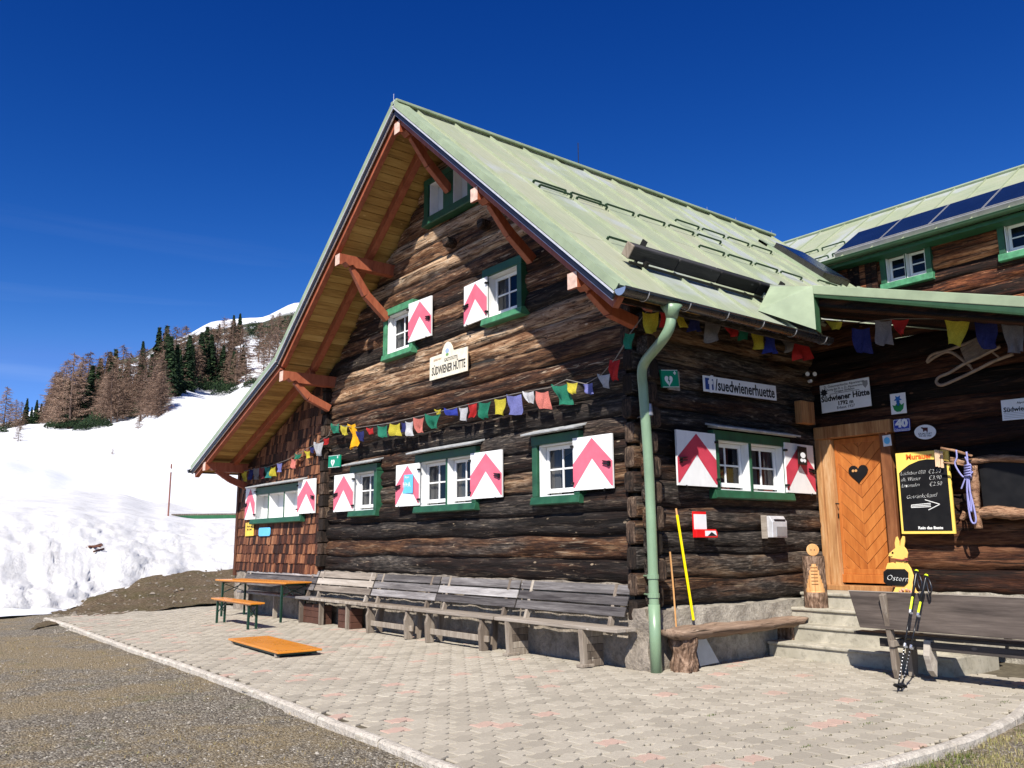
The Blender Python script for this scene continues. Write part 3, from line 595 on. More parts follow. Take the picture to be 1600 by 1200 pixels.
# ---------------- windows ----------------
class Fr:
    """local frame of a wall: u along, n outward, z up"""
    def __init__(s,axis,pl):
        s.axis=axis; s.pl=pl; s.U=Vector((1,0,0)) if axis==0 else Vector((0,1,0)); s.N=Vector((0,-1,0)) if axis==0 else Vector((1,0,0)); s.O=Vector((0,pl,0)) if axis==0 else Vector((pl,0,0))
    def p(s,u,n,z): return s.O+s.U*u+s.N*n+Vector((0,0,z))
    def box(s,mb,u0,u1,n0,n1,z0,z1,m=0,c=None): mb.lohi(tuple(s.p(u0,n0,z0)),tuple(s.p(u1,n1,z1)),m,c)
def shutter(fr,hinge,free,ybot,parent,mat=None,extra=None):
    """hinge/free are photo pixels of the top corners; the free edge is found at the hinge's height"""
    ax=1 if fr.axis==0 else 0
    H=W(hinge[0],hinge[1],ax,(fr.pl-.115) if fr.axis==0 else fr.pl+.115)
    F=W(free[0],free[1],2,H.z); B=W(hinge[0],ybot,ax,(fr.pl-.115) if fr.axis==0 else fr.pl+.115)
    F2=W(free[0],free[1],ax,(fr.pl-.115) if fr.axis==0 else fr.pl+.115)
    d=(F-H); out=d.dot(fr.N); al=d.dot(fr.U); w0=(F2-H).dot(fr.U); ang=max(-.05,min(.75,math.atan2(out,abs(al)))) 
    # width so that the free edge falls on its pixel ray for the clamped opening angle
    sg=1 if w0>0 else -1; dr=fr.U*sg*math.cos(ang)+fr.N*math.sin(ang)
    r=ray(*free); n=r.cross(Vector((0,0,1))); w=-(H-CAM).dot(n)/dr.dot(n)
    h=H.z-B.z; th=.028; ex=dr; ez=(fr.N*math.cos(ang)-fr.U*sg*math.sin(ang)); up=Vector((0,0,1))
    o=Vector((H.x,H.y,B.z)); mb=MB()
    mb.prism([(0,0),(w,0),(w,h),(0,h)],o,ex,up,ez,-th,0)
    che=[(.5,.965),(1,.5),(1,.045),(.965,.05),(.5,.575),(.035,.05),(0,.045),(0,.5)]
    if sg<0: che=che
    mb.prism([(a*w,b*h) for a,b in che],o+ez*.0005,ex,up,ez,.002,1)
    # latch and strap
    for q in (.0,.05): mb.beam(o+ex*(w*.78)+up*(h*(.46+q))+ez*.01,o+ex*(w*.98)+up*(h*(.43+q))+ez*.03,.012,.03,ez,m=2)
    mb.beam(o+ex*(w*.93)+up*(h*.5)+ez*.02,o+ex*(w*.93)+up*(h*.40)+ez*.02,.03,.02,ez,m=2)
    mb.tube([o+ex*(w*.8)-up*.03+ez*.01,o+ex*(w*.83)-up*.0+ez*.02],.012,6,2)
    for q in (.14,.84): mb.beam(o-ex*.02+up*(h*q)+ez*.008,o+ex*.02+up*(h*q)+ez*.008,.03,.05,ez,m=2)
    s=mb.build('shutter',[M_white,mat or M_pink,M_iron],parent); 
    return s,o,ex,up,ez,w,h
def casement(fr,u0,u1,z0,z1,n,parent,rows=2,cols=2,fw=.055,glass=True,curt=None):
    mb=MB(); t=.035
    fr.box(mb,u0,u1,n-t,n,z0,z0+fw*1.1); fr.box(mb,u0,u1,n-t,n,z1-fw,z1); fr.box(mb,u0,u0+fw,n-t,n-.001,z0+fw*1.1,z1-fw); fr.box(mb,u1-fw,u1,n-t,n-.001,z0+fw*1.1,z1-fw)
    for i in range(1,cols): u=u0+fw+(u1-u0-2*fw)*i/cols; fr.box(mb,u-.013,u+.013,n-t+.006,n-.006,z0+fw,z1-fw)
    for i in range(1,rows): z=z0+fw+(z1-z0-2*fw)*i/rows; fr.box(mb,u0+fw,u1-fw,n-t+.008,n-.009,z-.013,z+.013)
    mb.build('casement',M_white,parent,bevel=.004)
    mb=MB(); mb.add([fr.p(u0+fw*.8,n-.022,z0+fw*.8),fr.p(u1-fw*.8,n-.022,z0+fw*.8),fr.p(u1-fw*.8,n-.022,z1-fw*.8),fr.p(u0+fw*.8,n-.022,z1-fw*.8)],[(0,1,2,3)]); mb.build('pane',M_glass,parent)
    if curt:
        for (a,b,mm) in curt:
            mb=MB(); ua=u0+(u1-u0)*a; ub=u0+(u1-u0)*b; N=26; vs=[]
            for i in range(N+1):
                u=ua+(ub-ua)*i/N; nn=n-.085+.014*math.sin(i*1.9); vs+= [fr.p(u,nn,z0-.05),fr.p(u,nn,z1+.03)]
            mb.add(vs,[(2*i,2*i+2,2*i+3,2*i+1) for i in range(N)]); mb.build('curtain',mm,parent,smooth=True)
def window(fr,r,parent,bays,pc=2,hood=True,jamb=.11,head=.13,sill=.12,mat=M_green,label=None,lining=M_white,kind='casement',curt=None,sillmat=None,rev=.05):
    u0,u1,z0,z1=r; mb=MB(); no,ni=.095,-.06
    mb.uc=.3; fr.box(mb,u0,u0+jamb,ni,no,z0+sill,z1-head); mb.uc=.6; fr.box(mb,u1-jamb,u1,ni,no,z0+sill,z1-head)
    mb.uc=.4; fr.box(mb,u0-.01,u1+.01,ni,no+.004,z1-head,z1); 
    for (a,b) in zip(bays,bays[1:]): fr.box(mb,a[1],b[0],ni,no-.02,z0+sill,z1-head)
    o=mb.build('window',mat,parent,bevel=.006)
    if label: o['label']=label
    mb=MB(); mb.prism([(ni,0),(no+.02,0),(no+.035,.015),(no+.012,sill-.005),(ni,sill+.02)],fr.p(u0-.02,0,z0),fr.N,Vector((0,0,1)),fr.U,u1-u0+.04); mb.build('sill',sillmat or mat,o,bevel=.004)
    for i,(a,b) in enumerate(bays):
        zb,zt=z0+sill,z1-head; mb=MB(); t=.014
        fr.box(mb,a,a+t,ni-rev,no-.035,zb+t,zt-t); fr.box(mb,b-t,b,ni-rev,no-.035,zb+t,zt-t); fr.box(mb,a,b,ni-rev,no-.035,zt-t,zt); fr.box(mb,a,b,ni-rev,no-.035,zb,zb+t)
        mb.build('reveal',lining,o)
        if kind=='casement': casement(fr,a+.02,b-.02,zb+.05,zt-.02,ni+.02-rev*.3,o,cols=pc,curt=curt[i] if curt else None)
        else:
            mb=MB(); fr.box(mb,a+.01,b-.01,ni-rev-.02,ni-rev,zb,zt); mb.build('inner_panel',kind,o)
    if hood:
        mb=MB(); ex=.08; mb.prism([(-.04,.075),(.24,.0),(.245,.025),(-.04,.105)],fr.p(u0-ex,0,z1+.01),fr.N,Vector((0,0,1)),fr.U,u1-u0+2*ex); mb.prism([(-.04,.02),(.2,-.02),(.2,-.005),(-.04,.05)],fr.p(u0-ex*.3,0,z1+.025),fr.N,Vector((0,0,1)),fr.U,u1-u0+.6*ex); mb.build('hood',M_hood,o,bevel=.004)
    return o
FG=Fr(0,0.0); FS=Fr(1,XS); FB=Fr(0,-.085)
c2=[(0,.28,M_curt),(.66,1,M_curt)]
def bays1(r,j): return [(r[0]+j,r[1]-j)]
w=window(FG,G_small,hut,bays1(G_small,.13),label='narrow ground floor window nearest the shingled bay',curt=[[(0,.5,M_curt),(.7,1,M_curt)]]); shutter(FG,(552.5,739),(522.5,743),798,w)
u0,u1=G_mid[:2]; mdu=W(699,740,1,-.05).x
w=window(FG,G_mid,hut,[(u0+.12,mdu-.02),(mdu+.02,u1-.12)],label='double ground floor window with a blue notice on its left shutter',curt=[c2,c2]); shutter(FG,(655,723),(619,727.5),789.5,w); shutter(FG,(735,708.7),(783.7,703),780,w)
w=window(FG,G_right,hut,bays1(G_right,.13),label='ground floor window nearest the downpipe',curt=[[(0,.3,M_curt)]]); shutter(FG,(894.5,685),(955.5,677.5),767,w)
w=window(FG,G_upl,hut,bays1(G_upl,.12),hood=False,mat=M_greenf,label='left upper window with a faded green surround',curt=[[(0,.3,M_curt),(.6,1,M_curt)]]); shutter(FG,(638.5,475),(674,466),535,w)
w=window(FG,G_upr,hut,bays1(G_upr,.12),hood=False,label='right upper window',sillmat=M_greenf,curt=[[(.0,.35,M_curt)]]); shutter(FG,(760.5,432),(725,448.5),496,w)
w=window(FG,G_top,hut,[(G_top[0]+.15,-4.32),(-4.02,G_top[1]-.15)],hood=False,jamb=.13,head=.1,sill=.16,kind=plain('pale_grey_panel',(.5,.5,.5),.6,0,.1),label='loft window under the ridge, closed with pale panels')
u0,u1=G_shi[:2]; w3=(u1-u0-.24)/3
w=window(FB,G_shi,hut,[(u0+.1,u0+.1+w3-.02),(u0+.12+w3,u0+.1+2*w3),(u0+.14+2*w3,u1-.1)],head=.16,kind=M_white,rev=.10,label='three part window of the shingled bay, closed with white panels'); shutter(FB,(399.5,760.5),(384.5,763),811,w); shutter(FB,(466,750.5),(493,747),803,w)
v0,v1=S_win[:2]; mdv=W(1167,725,0,XS).y
w=window(FS,S_win,hut,[(v0+.05,mdv-.025),(mdv+.025,v1-.14)],label='double window beside the entrance door',curt=[[(0,.2,M_curt),(.2,.75,M_curtr)],[(.2,.5,M_curt),(.7,1,M_curtr)]]); shutter(FS,(1117,678),(1056.4,671),761,w,M_cherry); shr=shutter(FS,(1225.6,691),(1270,698),769,w,M_cherry)
# projecting log ends high on the gable
for px_,py_ in ((700,378),(754,350)):
    p=W(px_,py_,1,-.1); mb=MB(); n=9; rr=[.09+.015*math.sin(i*2.3) for i in range(n)]
    mb.prism([(rr[i]*math.cos(2*math.pi*i/n),rr[i]*math.sin(2*math.pi*i/n)) for i in range(n)],(p.x,.05,p.z),(1,0,0),(0,0,1),(0,-1,0),.22,1,0); mb.build('tie_log_end',[M_logb,M_logb],hut,bevel=.015)
# ---------------- the wing ----------------
wing=empty('hut_wing',(3,8,0),'entrance wing with a low green canopy and solar panels on its roof behind','hut')
def canz(x): return CZ0-CSL*(x-CX0)
DX0,DX1,DZ0,DZ1=.17,1.36,.86,3.12
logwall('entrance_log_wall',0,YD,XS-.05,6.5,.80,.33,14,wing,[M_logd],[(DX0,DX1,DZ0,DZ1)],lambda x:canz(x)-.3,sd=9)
mb=MB(); mb.lohi((DX1-.05,YD+.1,.2),(6.5,YD+.2,4.4)); mb.lohi((XS-.1,YD+.1,3.05),(DX1,YD+.2,4.6)); mb.lohi((XS-.1,YD+.45,.2),(DX1+.1,YD+.5,3.2)); mb.lohi((6.4,YD+.1,.2),(6.5,9.9,3.4)); mb.build('wall_core',M_dark,wing)
rough('wing_plinth',(1.2,YD-.06,-.1),(6.5,YD+.2,.82),M_stonel,wing,.04,.12,8)
YW=10.0
WW1=(W(1377,407,1,YW).x,W(1456,390,1,YW).x,W(1386,455,1,YW).z,W(1381,404,1,YW).z+.02); WW2=(W(1560,360,1,YW).x,W(1560,360,1,YW).x+1.2,WW1[2],WW1[3])
logwall('upper_log_wall',0,YW,-4.6,7,5.4,.30,9,wing,[M_logw],[inset(WW1),inset(WW2)],lambda x:7.86,sd=21,step=.07)
mb=MB(); mb.lohi((-4.6,YW+.45,4),(7,YW+.5,8.0)); mb.build('upper_wall_core',M_dark,wing)
mb=MB(); rnd=random.Random(3); x=-3.2
while x<W(1372,430,1,YW).x: mb.uc=rnd.random(); mb.lohi((x,YW-.1,5.4),(x+.13,YW-.075,7.85)); x+=.14
mb.build('vertical_boarding',M_logw,wing)
FW=Fr(0,YW)
for r,lb in ((WW1,'left upper window of the wing, under the solar panels'),(WW2,'right upper window of the wing, cut by the edge of the photo')):
    m_=(r[0]+r[1])/2; o=window(FW,r,wing,[(r[0]+.13,m_-.01),(m_+.01,r[1]-.13)],pc=1,hood=False,jamb=.12,head=.03,sill=.16,label=lb,curt=[None,None],sillmat=M_greenf)
# canopy
mb=MB(); xa,xb=.45,7.2
def canslab(mb,x0,x1,y0,y1,t0,t1,m=0): mb.add([(x,y,canz(x)+t) for t in (t0,t1) for x,y in ((x0,y0),(x1,y0),(x1,y1),(x0,y1))],[(3,2,1,0),(4,5,6,7),(0,1,5,4),(1,2,6,5),(2,3,7,6),(3,0,4,7)],m)
canslab(mb,xa,xb,CY+.07,YW+.1,-.05,0); mb.lohi((-.0,CY+.1,4.7),(.32,YD,5.3)); cn=mb.build('canopy_roof',M_roof,wing)
mb=MB(); canslab(mb,CX0,xb,CY-.01,CY+.07,-.115,.015); mb.build('canopy_fascia',M_flash,cn,bevel=.008)
mb=MB(); mb.add([(x,y,canz(x)+t) for x in (CX0,xb) for y,t in ((CY,-.115),(CY+.1,-.115),(CY+.1,-.15-(x-.93)*.02),(CY+.01,-.15-(x-.93)*.02))],[(0,1,2,3),(7,6,5,4),(0,4,5,1),(3,2,6,7),(0,3,7,4)]); mb.build('canopy_drip',M_dkgreen,cn)
mb=MB(); rnd=random.Random(1); y=CY+.1
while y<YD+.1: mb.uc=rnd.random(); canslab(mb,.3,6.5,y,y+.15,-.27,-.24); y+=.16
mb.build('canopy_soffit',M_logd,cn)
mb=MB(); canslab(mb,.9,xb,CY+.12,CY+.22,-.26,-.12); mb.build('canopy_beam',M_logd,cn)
for x in (1.8,4.5): mb=MB(); canslab(mb,x,x+.04,CY+.05,9.9,0,.04); mb.build('canopy_seam',M_seam,cn)
# wing roof
WE=(9.55,7.86); WR=(12.6,9.9); wsl=(WR[1]-WE[1])/(WR[0]-WE[0]); WN=Vector((0,-wsl,1)).normalized()
mb=MB(); 
def wroof(mb,x0,x1,y0,y1,h0,h1,m=0):
    vs=[Vector((x,y,WE[1]+(y-WE[0])*wsl))+WN*h for h in (h0,h1) for x,y in ((x0,y0),(x1,y0),(x1,y1),(x0,y1))]; mb.add(vs,[(3,2,1,0),(4,5,6,7),(0,1,5,4),(1,2,6,5),(2,3,7,6),(3,0,4,7)],m)
wroof(mb,-7,8,WE[0],WR[0],-.06,0); mb.lohi((-7,WR[0],3),(8,WR[0]+.1,WR[1]-.1)); wr=mb.build('wing_roof',M_roof,wing)
mb=MB(); x=-6.8
while x<8: wroof(mb,x,x+.014,WE[0],WR[0],0,.035); x+=.72
mb.build('roof_seam',M_seam,wr)
mb=MB(); wroof(mb,-7,8,WR[0]-.12,WR[0],.0,.05); mb.build('ridge_cap',M_flash,wr)
mb=MB(); mb.lohi((-4.6,WE[0]+.05,WE[1]-.16),(8,YW,WE[1]-.08)); mb.build('eaves_soffit',M_green,wr)
mb=MB(); halfpipe(mb,(-4.2,WE[0]-.07,WE[1]-.01),(8,WE[0]-.07,WE[1]-.01),.08); mb.build('wing_gutter',[M_dkgreen,M_dkgreen],wing)
def wp(px_,py_): return WP(px_,py_,WN,WN.dot(Vector((0,WE[0],WE[1])))+.12)
pa=wp(1307,392); pt=wp(1360,356); pb=wp(1450,350)
ya=pa.y; yb=wp(1427,335).y; xs=[wp(1307,392).x]; 
for q in ((1375,372),(1452,348),(1538,322)): xs.append(wp(*q).x)
pw=(xs[-1]-xs[0])/3; 
for i in range(6):
    mb=MB(); x0=xs[0]+pw*i; wroof(mb,x0+.012,x0+pw-.012,ya,yb,.06,.12); wroof(mb,x0+.03,x0+pw-.03,ya+.03,yb-.03,.12,.124,1); wroof(mb,x0,x0+pw,ya-.06,ya-.005,.0,.10,0); mb.build('solar_panel',[M_alu,M_solar],wr)
for yy,x0 in ((WE[0]+.32,-4.3),(WE[0]+1.1,-4.3)):
    x=x0; 
    while x<(8 if yy<10 else xs[0]-.3):
        mb=MB(); p=Vector((x+.05,yy,WE[1]+(yy-WE[0])*wsl))+WN*.07; q=p+Vector((.6,0,0)); mb.beam(p,q,.018,.03,WN); mb.beam(p,p-WN*.07,.04,.02,(1,0,0)); mb.beam(q,q-WN*.07,.04,.02,(1,0,0)); mb.build('snow_guard_rail',M_dkgreen,wr); x+=.72
# ---------------- the entrance ----------------
ax0=W(1301,688,1,YD-.02).x; ax1=W(1377,681,1,YD-.02).x; az0=W(1317,895,1,YD-.02).z; az1=W(1340,685,1,YD-.02).z
mb=MB(); yf=YD+.02
mb.lohi((ax0,yf,az0-.14),(ax1,yf+.04,az1+.02))
door=mb.build('door',M_door,wing)
# herringbone boards clipped to half panels
def clipx(poly,x0,x1,z0,z1):
    def cl(P,f,g):
        out=[]
        for i in range(len(P)):
            a,b=P[i],P[(i+1)%len(P)]; fa,fb=f(a),f(b)
            if fa>=0: out.append(a)
            if fa*fb<0: t=fa/(fa-fb); out.append((a[0]+(b[0]-a[0])*t,a[1]+(b[1]-a[1])*t))
        return out
    P=poly
    for f in (lambda p:p[0]-x0,lambda p:x1-p[0],lambda p:p[1]-z0,lambda p:z1-p[1]):
        if P: P=cl(P,f,None)
    return P
mb=MB(); xm=(ax0+ax1)/2; rnd=random.Random(6); bw=.19; z=az0-1
while z<az1+1:
    for sx,xa,xb in ((1,ax0+.05,xm-.001),(-1,xm+.001,ax1-.03)):
        e=xa if sx>0 else xb; L=xb-xa; 
        P=[(xa,z+(0 if sx<0 else L)),(xb,z+(L if sx<0 else 0)),(xb,z+(L if sx<0 else 0)+bw-.009),(xa,z+(0 if sx<0 else L)+bw-.009)]
        P=clipx(P,xa,xb,az0+.06,az1-.06)
        if len(P)>2: mb.prism(P,(0,yf,0),(1,0,0),(0,0,1),(0,-1,0),.016,col=rnd.random())
    z+=bw
mb.build('herringbone_board',M_door,door,bevel=.003)
mb=MB(); mb.lohi((ax0,yf-.02,az1-.06),(ax1,yf,az1+.02)); mb.lohi((ax0,yf-.022,az0-.02),(ax1,yf,az0+.06)); mb.lohi((ax0,yf-.021,az0+.06),(ax0+.05,yf,az1-.06)); mb.lohi((ax1-.03,yf-.021,az0+.06),(ax1,yf,az1-.06)); mb.lohi((ax0-.02,yf-.05,az0-.14),(ax1,yf-.0,az0-.02)); mb.build('door_rail',M_door,door,bevel=.006)
def heart(s,n=24): 
    P=[]
    for i in range(n):
        t=2*math.pi*i/n; P.append((s*16*math.sin(t)**3/16,s*(13*math.cos(t)-5*math.cos(2*t)-2*math.cos(3*t)-math.cos(4*t))/16))
    return P
hc=W(1341,740,1,yf-.03); mb=MB(); mb.prism(heart(.155),(hc.x,yf-.018,hc.z+.01),(1,0,0),(0,0,1),(0,-1,0),.012); hb=mb.build('heart_board',M_black2,door)
mb=MB()
for q in (-.075,-.03): mb.tube([(hc.x+q,yf-.032,hc.z+.045),(hc.x+q,yf-.04,hc.z+.045)],.02,10)
mb.build('carved_flowers',M_fresh,door)
kx=W(1303,790,1,yf-.03); mb=MB(); mb.prism([(-.02,-.17),(.02,-.17),(.028,-.05),(.018,.0),(.028,.08),(.012,.15),(-.012,.15),(-.028,.08),(-.018,0),(-.028,-.05)],(kx.x+.02,yf-.022,kx.z),(1,0,0),(0,0,1),(0,-1,0),.01); mb.tube([(kx.x+.02,yf-.03,kx.z+.03),(kx.x+.02,yf-.08,kx.z+.03),(kx.x+.12,yf-.085,kx.z+.02)],.01,8); mb.lohi((kx.x+.0,yf-.05,kx.z-.19),(kx.x+.07,yf-.02,kx.z-.12)); mb.build('handle',M_iron,door)
# posts, lintel, sill
mb=MB(); lp=W(1272,664,1,YD-.1); mb.uc=.7
mb.lohi((DX0-.06,YD-.12,.86),(DX0+.03,YD+.1,3.22)); mb.uc=.9; mb.lohi((DX0+.032,YD-.08,.86),(ax0-.005,YD+.06,3.14)); mb.build('door_post',M_post,wing,bevel=.012)
mb=MB(); rx=ax1+.005; mb.lohi((rx,YD-.10,.86),(rx+.155,YD+.1,3.12)); mb.build('door_post',wood('brown_door_post',[(.2,(.08,.028,.012)),(.45,(.17,.062,.025)),(.7,(.27,.11,.045)),(.95,(.4,.2,.1))],2,9,1.5,.36,.3,.5,knots=False,bd=.004,rv=.2),wing,bevel=.01)['label']='reddish right door post with a sticker'
mb=MB(); mb.lohi((DX0-.05,YD-.14,az1+.03),(rx+.2,YD+.1,az1+.22)); mb.build('lintel',M_post,wing,bevel=.01)
mb=MB(); mb.lohi((DX0-.06,YD-.22,.80),(rx+.3,YD+.1,.875)); mb.build('threshold',M_post,wing,bevel=.008)
# stone steps
st=MB(); 
stp=empty('entrance_steps',(1.5,3,0),'pale worn concrete steps rising to the wooden entrance door','steps')
def stepblock(lo,hi,sd):
    o=rough('step',lo,(hi[0],hi[1],hi[2]-.03),M_conc,stp,.008,.07,sd); mb=MB(); mb.lohi((lo[0]-.01,lo[1]-.028,hi[2]-.042),(hi[0],hi[1],hi[2])); mb.build('tread',M_conc,stp,bevel=.012); return o
stepblock((.32,2.16,-.1),(2.75,3.3,.20),1); stepblock((.30,2.50,.15),(2.75,3.5,.405),2); stepblock((.24,2.82,.35),(2.75,3.7,.605),3); stepblock((.22,3.13,.5),(2.8,YD+.02,.80),4)
# ---------------- text ----------------
def text(s,size,mat,o,ex,up,parent,name='lettering',align='CENTER',bold=.0,sx=1,ext=.0015,shear=0):
    cu=bpy.data.curves.new(name,'FONT'); cu.body=s; cu.size=size; cu.align_x=align; cu.align_y='CENTER'; cu.extrude=ext; cu.offset=bold; cu.resolution_u=2; cu.shear=shear
    tmp=bpy.data.objects.new('t',cu); col.objects.link(tmp)
    ex=Vector(ex).normalized(); up=Vector(up).normalized(); nz=ex.cross(up); M=Matrix(((ex.x*sx,up.x,nz.x,o[0]),(ex.y*sx,up.y,nz.y,o[1]),(ex.z*sx,up.z,nz.z,o[2]),(0,0,0,1)))
    me=bpy.data.meshes.new_from_object(tmp); bpy.data.objects.remove(tmp); bpy.data.curves.remove(cu)
    me.transform(M); me.materials.clear(); me.materials.append(mat); q=link(bpy.data.objects.new(name,me))
    if parent:
        q.parent=parent; q.matrix_parent_inverse=base(parent).inverted()
    return q
def plate(name,pxs,ax,v,mats,label,cat,th=.012,poly=None,off=0):
    """flat sign: pxs = photo pixels of TL,TR,BR,BL on its wall plane; returns object and its frame"""
    P=[W(a,b,ax,v) for a,b in pxs]; N=Vector((0,-1,0)) if ax==1 else Vector((1,0,0))
    tl,tr,br,bl=P; ex=((tr-tl)+(br-bl))*.5; w=ex.length; ex.normalize(); up=N.cross(ex).normalized(); up=up if up.z>0 else -up
    h=((tl-bl).length+(tr-br).length)/2; cen=(tl+tr+br+bl)/4
    mb=MB(); pg=poly(w,h) if poly else [(-w/2,-h/2),(w/2,-h/2),(w/2,h/2),(-w/2,h/2)]
    mb.prism(pg,cen-N*th,ex,up,N,th)
    o=mb.build(name,mats,None,origin=cen-N*th,bevel=.002); tag(o,label,cat)
    return o,cen+N*.0012,ex,up,w,h,N
def on(f,u,v,n=0): return f[1]+f[2]*(u*f[4])+f[3]*(v*f[5])+f[6]*n
def add_poly(f,poly,mat,parent,name='marking',th=.0015):
    """poly in sign fractions"""
    mb=MB(); mb.prism([(u*f[4],v*f[5]) for u,v in poly],f[1],f[2],f[3],f[6],th); return mb.build(name,mat,parent)
def disc(cx,cy,rx,ry,n=20): return [(cx+rx*math.cos(2*math.pi*i/n),cy+ry*math.sin(2*math.pi*i/n)) for i in range(n)]
def ln(f,a,b,w,mat,parent,name='line'):
    A=on(f,*a,.001);B=on(f,*b,.001); mb=MB(); mb.beam(A,B,w,.002,f[6]); return mb.build(name,mat,parent)
YG=-.09; YE=YD-.09; XE=XS+.09
# gable name board
def gpoly(w,h):
    P=[(-w/2,-h*.5),(w/2,-h*.5),(w/2,h*.18)]
    for i in range(13):
        t=i/12; P.append((w*(.19-.30*t+ -.06),h*(.20+.30*math.sin(math.pi*t)**.7)))
    P+= [(-w/2,h*.18)]; return P
f=plate('name_board',((671,541),(730,526),(730,577),(672,597)),1,YG,[M_cream],'cream board with an arched top and black lettering, high on the gable','sign',.02,poly=gpoly)
text('SÜDWIENER HÜTTE',.20,M_ink,on(f,.01,-.27,.001),f[2],f[3],f[0],sx=.56,bold=.003)
text('GASTSTÄTTE',.085,M_ink,on(f,.08,-.02,.001),f[2],f[3],f[0],sx=.8); 
text('SEHENSWERT',.05,plain('faint_lettering',(.45,.3,.2),.7),on(f,-.28,.06,.001),f[2],f[3],f[0],sx=.8)
add_poly(f,disc(-.02,.24,.05,.07),plain('faded_blue',(.3,.4,.6),.7),f[0],'faded_flower'); add_poly(f,disc(-.02,.13,.04,.04),plain('faded_green',(.15,.3,.1),.7),f[0],'faded_leaf')
# defibrillator signs
def aed(pxs,ax,v,label,back):
    f=plate('defibrillator_sign',pxs,ax,v,[M_aed],label,'sign',.03)
    w,h=f[4],f[5]
    mb=MB(); s=.5*min(w,h)
    for a,b in (((-.49,-.49),(.49,-.46)),((-.49,.46),(.49,.49))): mb.prism([(a[0]*w,a[1]*h),(b[0]*w,a[1]*h),(b[0]*w,b[1]*h),(a[0]*w,b[1]*h)],f[1],f[2],f[3],f[6],.001)
    mb.build('border',M_signw,f[0])
    mb=MB(); mb.prism(heart(s*.68),f[1]-f[2]*w*.1-f[3]*h*.1,f[2],f[3],f[6],.0015); mb.build('heart',M_signw,f[0])
    mb=MB(); mb.prism([(.01,.22),(.09,.22),(.03,.02),(.12,.02),(-.06,-.28),(0,-.05),(-.09,-.05)],f[1]-f[2]*w*.1-f[3]*h*.1+f[6]*.0016,f[2]*s*2,f[3]*s*2,f[6],.001); mb.build('bolt',M_aed,f[0])
    mb=MB()
    for a,b in ((.11,.035),(.035,.11)): mb.prism([(-a,-b),(a,-b),(a,b),(-a,b)],f[1]+f[2]*w*.30+f[3]*h*.32+f[6]*(.0 if a>b else .0012),f[2]*s*2,f[3]*s*2,f[6],.0015)
    mb.build('cross',M_signw,f[0])
aed(((513,712.5),(531,710.5),(531,729.5),(513,731)),1,YG-.02,'green defibrillator sign between the prayer flags and the small ground floor window','x')
aed(((1034,578),(1060,578),(1060,605),(1034,605)),0,XE+.02,'green defibrillator sign on the dark side wall right of the downpipe','x')
mb=MB(); p=W(1060,608,0,XE); mb.lohi((XE-.02,p.y-.19,p.z-.02),(XE+.002,p.y+.03,p.z+.24)); o=mb.build('backing_board',M_tan,None,origin=(XE,p.y,p.z)); tag(o,'small wooden board behind the defibrillator sign beside the downpipe','board')
# web address sign
f=plate('web_address_sign',((1098.5,586),(1212,603),(1214,626),(1099.5,611)),0,XE+.01,[M_signw],'long white sign reading /suedwienerhuette with a blue f square','sign',.012)
text('/suedwienerhuette',.225,M_ink,on(f,.062,-.03,.001),f[2],f[3],f[0],sx=.80,bold=.004)
bx=-.5+.035; add_poly(f,[(bx-.012,-.36),(bx+.092,-.36),(bx+.092,.36),(bx-.012,.36)],M_fb,f[0],'blue_square')
text('f',.32,M_signw,on(f,bx+.055,-.05,.002),f[2],f[3],f[0],bold=.012,name='letter_f')
# enamel name plate over the door
f=plate('enamel_name_plate',((1278,603),(1355,590),(1364,633),(1287,646)),1,YE,[M_signw],'tilted white enamel plate reading Südwiener Hütte 1792 m above the door','sign',.012)
text('Südwiener Hütte',.125,M_ink,on(f,.0,-.02,.001),f[2],f[3],f[0],bold=.004,sx=.92); text('1792 m',.085,M_ink,on(f,0,-.24,.001),f[2],f[3],f[0],bold=.003); text('Erbaut 1927',.06,M_ink,on(f,0,-.39,.001),f[2],f[3],f[0])
text('D. Österreichische Alpenverein',.052,M_ink,on(f,.0,.40,.001),f[2],f[3],f[0]); text('Zweig des D. u. Ö. Alpenvereins',.045,M_ink,on(f,.0,.29,.001),f[2],f[3],f[0]); text('Gruppe Südwien',.05,M_ink,on(f,0,.20,.001),f[2],f[3],f[0]); ln(f,(-.3,.13),(.3,.13),.006,M_ink,f[0])
add_poly(f,[((.055+.03*(i%2))*math.cos(i*math.pi/8)-.42,(.10+.05*(i%2))*math.sin(i*math.pi/8)+.22) for i in range(16)],M_ink,f[0],'edelweiss'); add_poly(f,[(.37,.40),(.47,.40),(.47,.26),(.42,.14),(.37,.26)],plain('grey_print',(.25,.25,.26),.6),f[0],'crest')
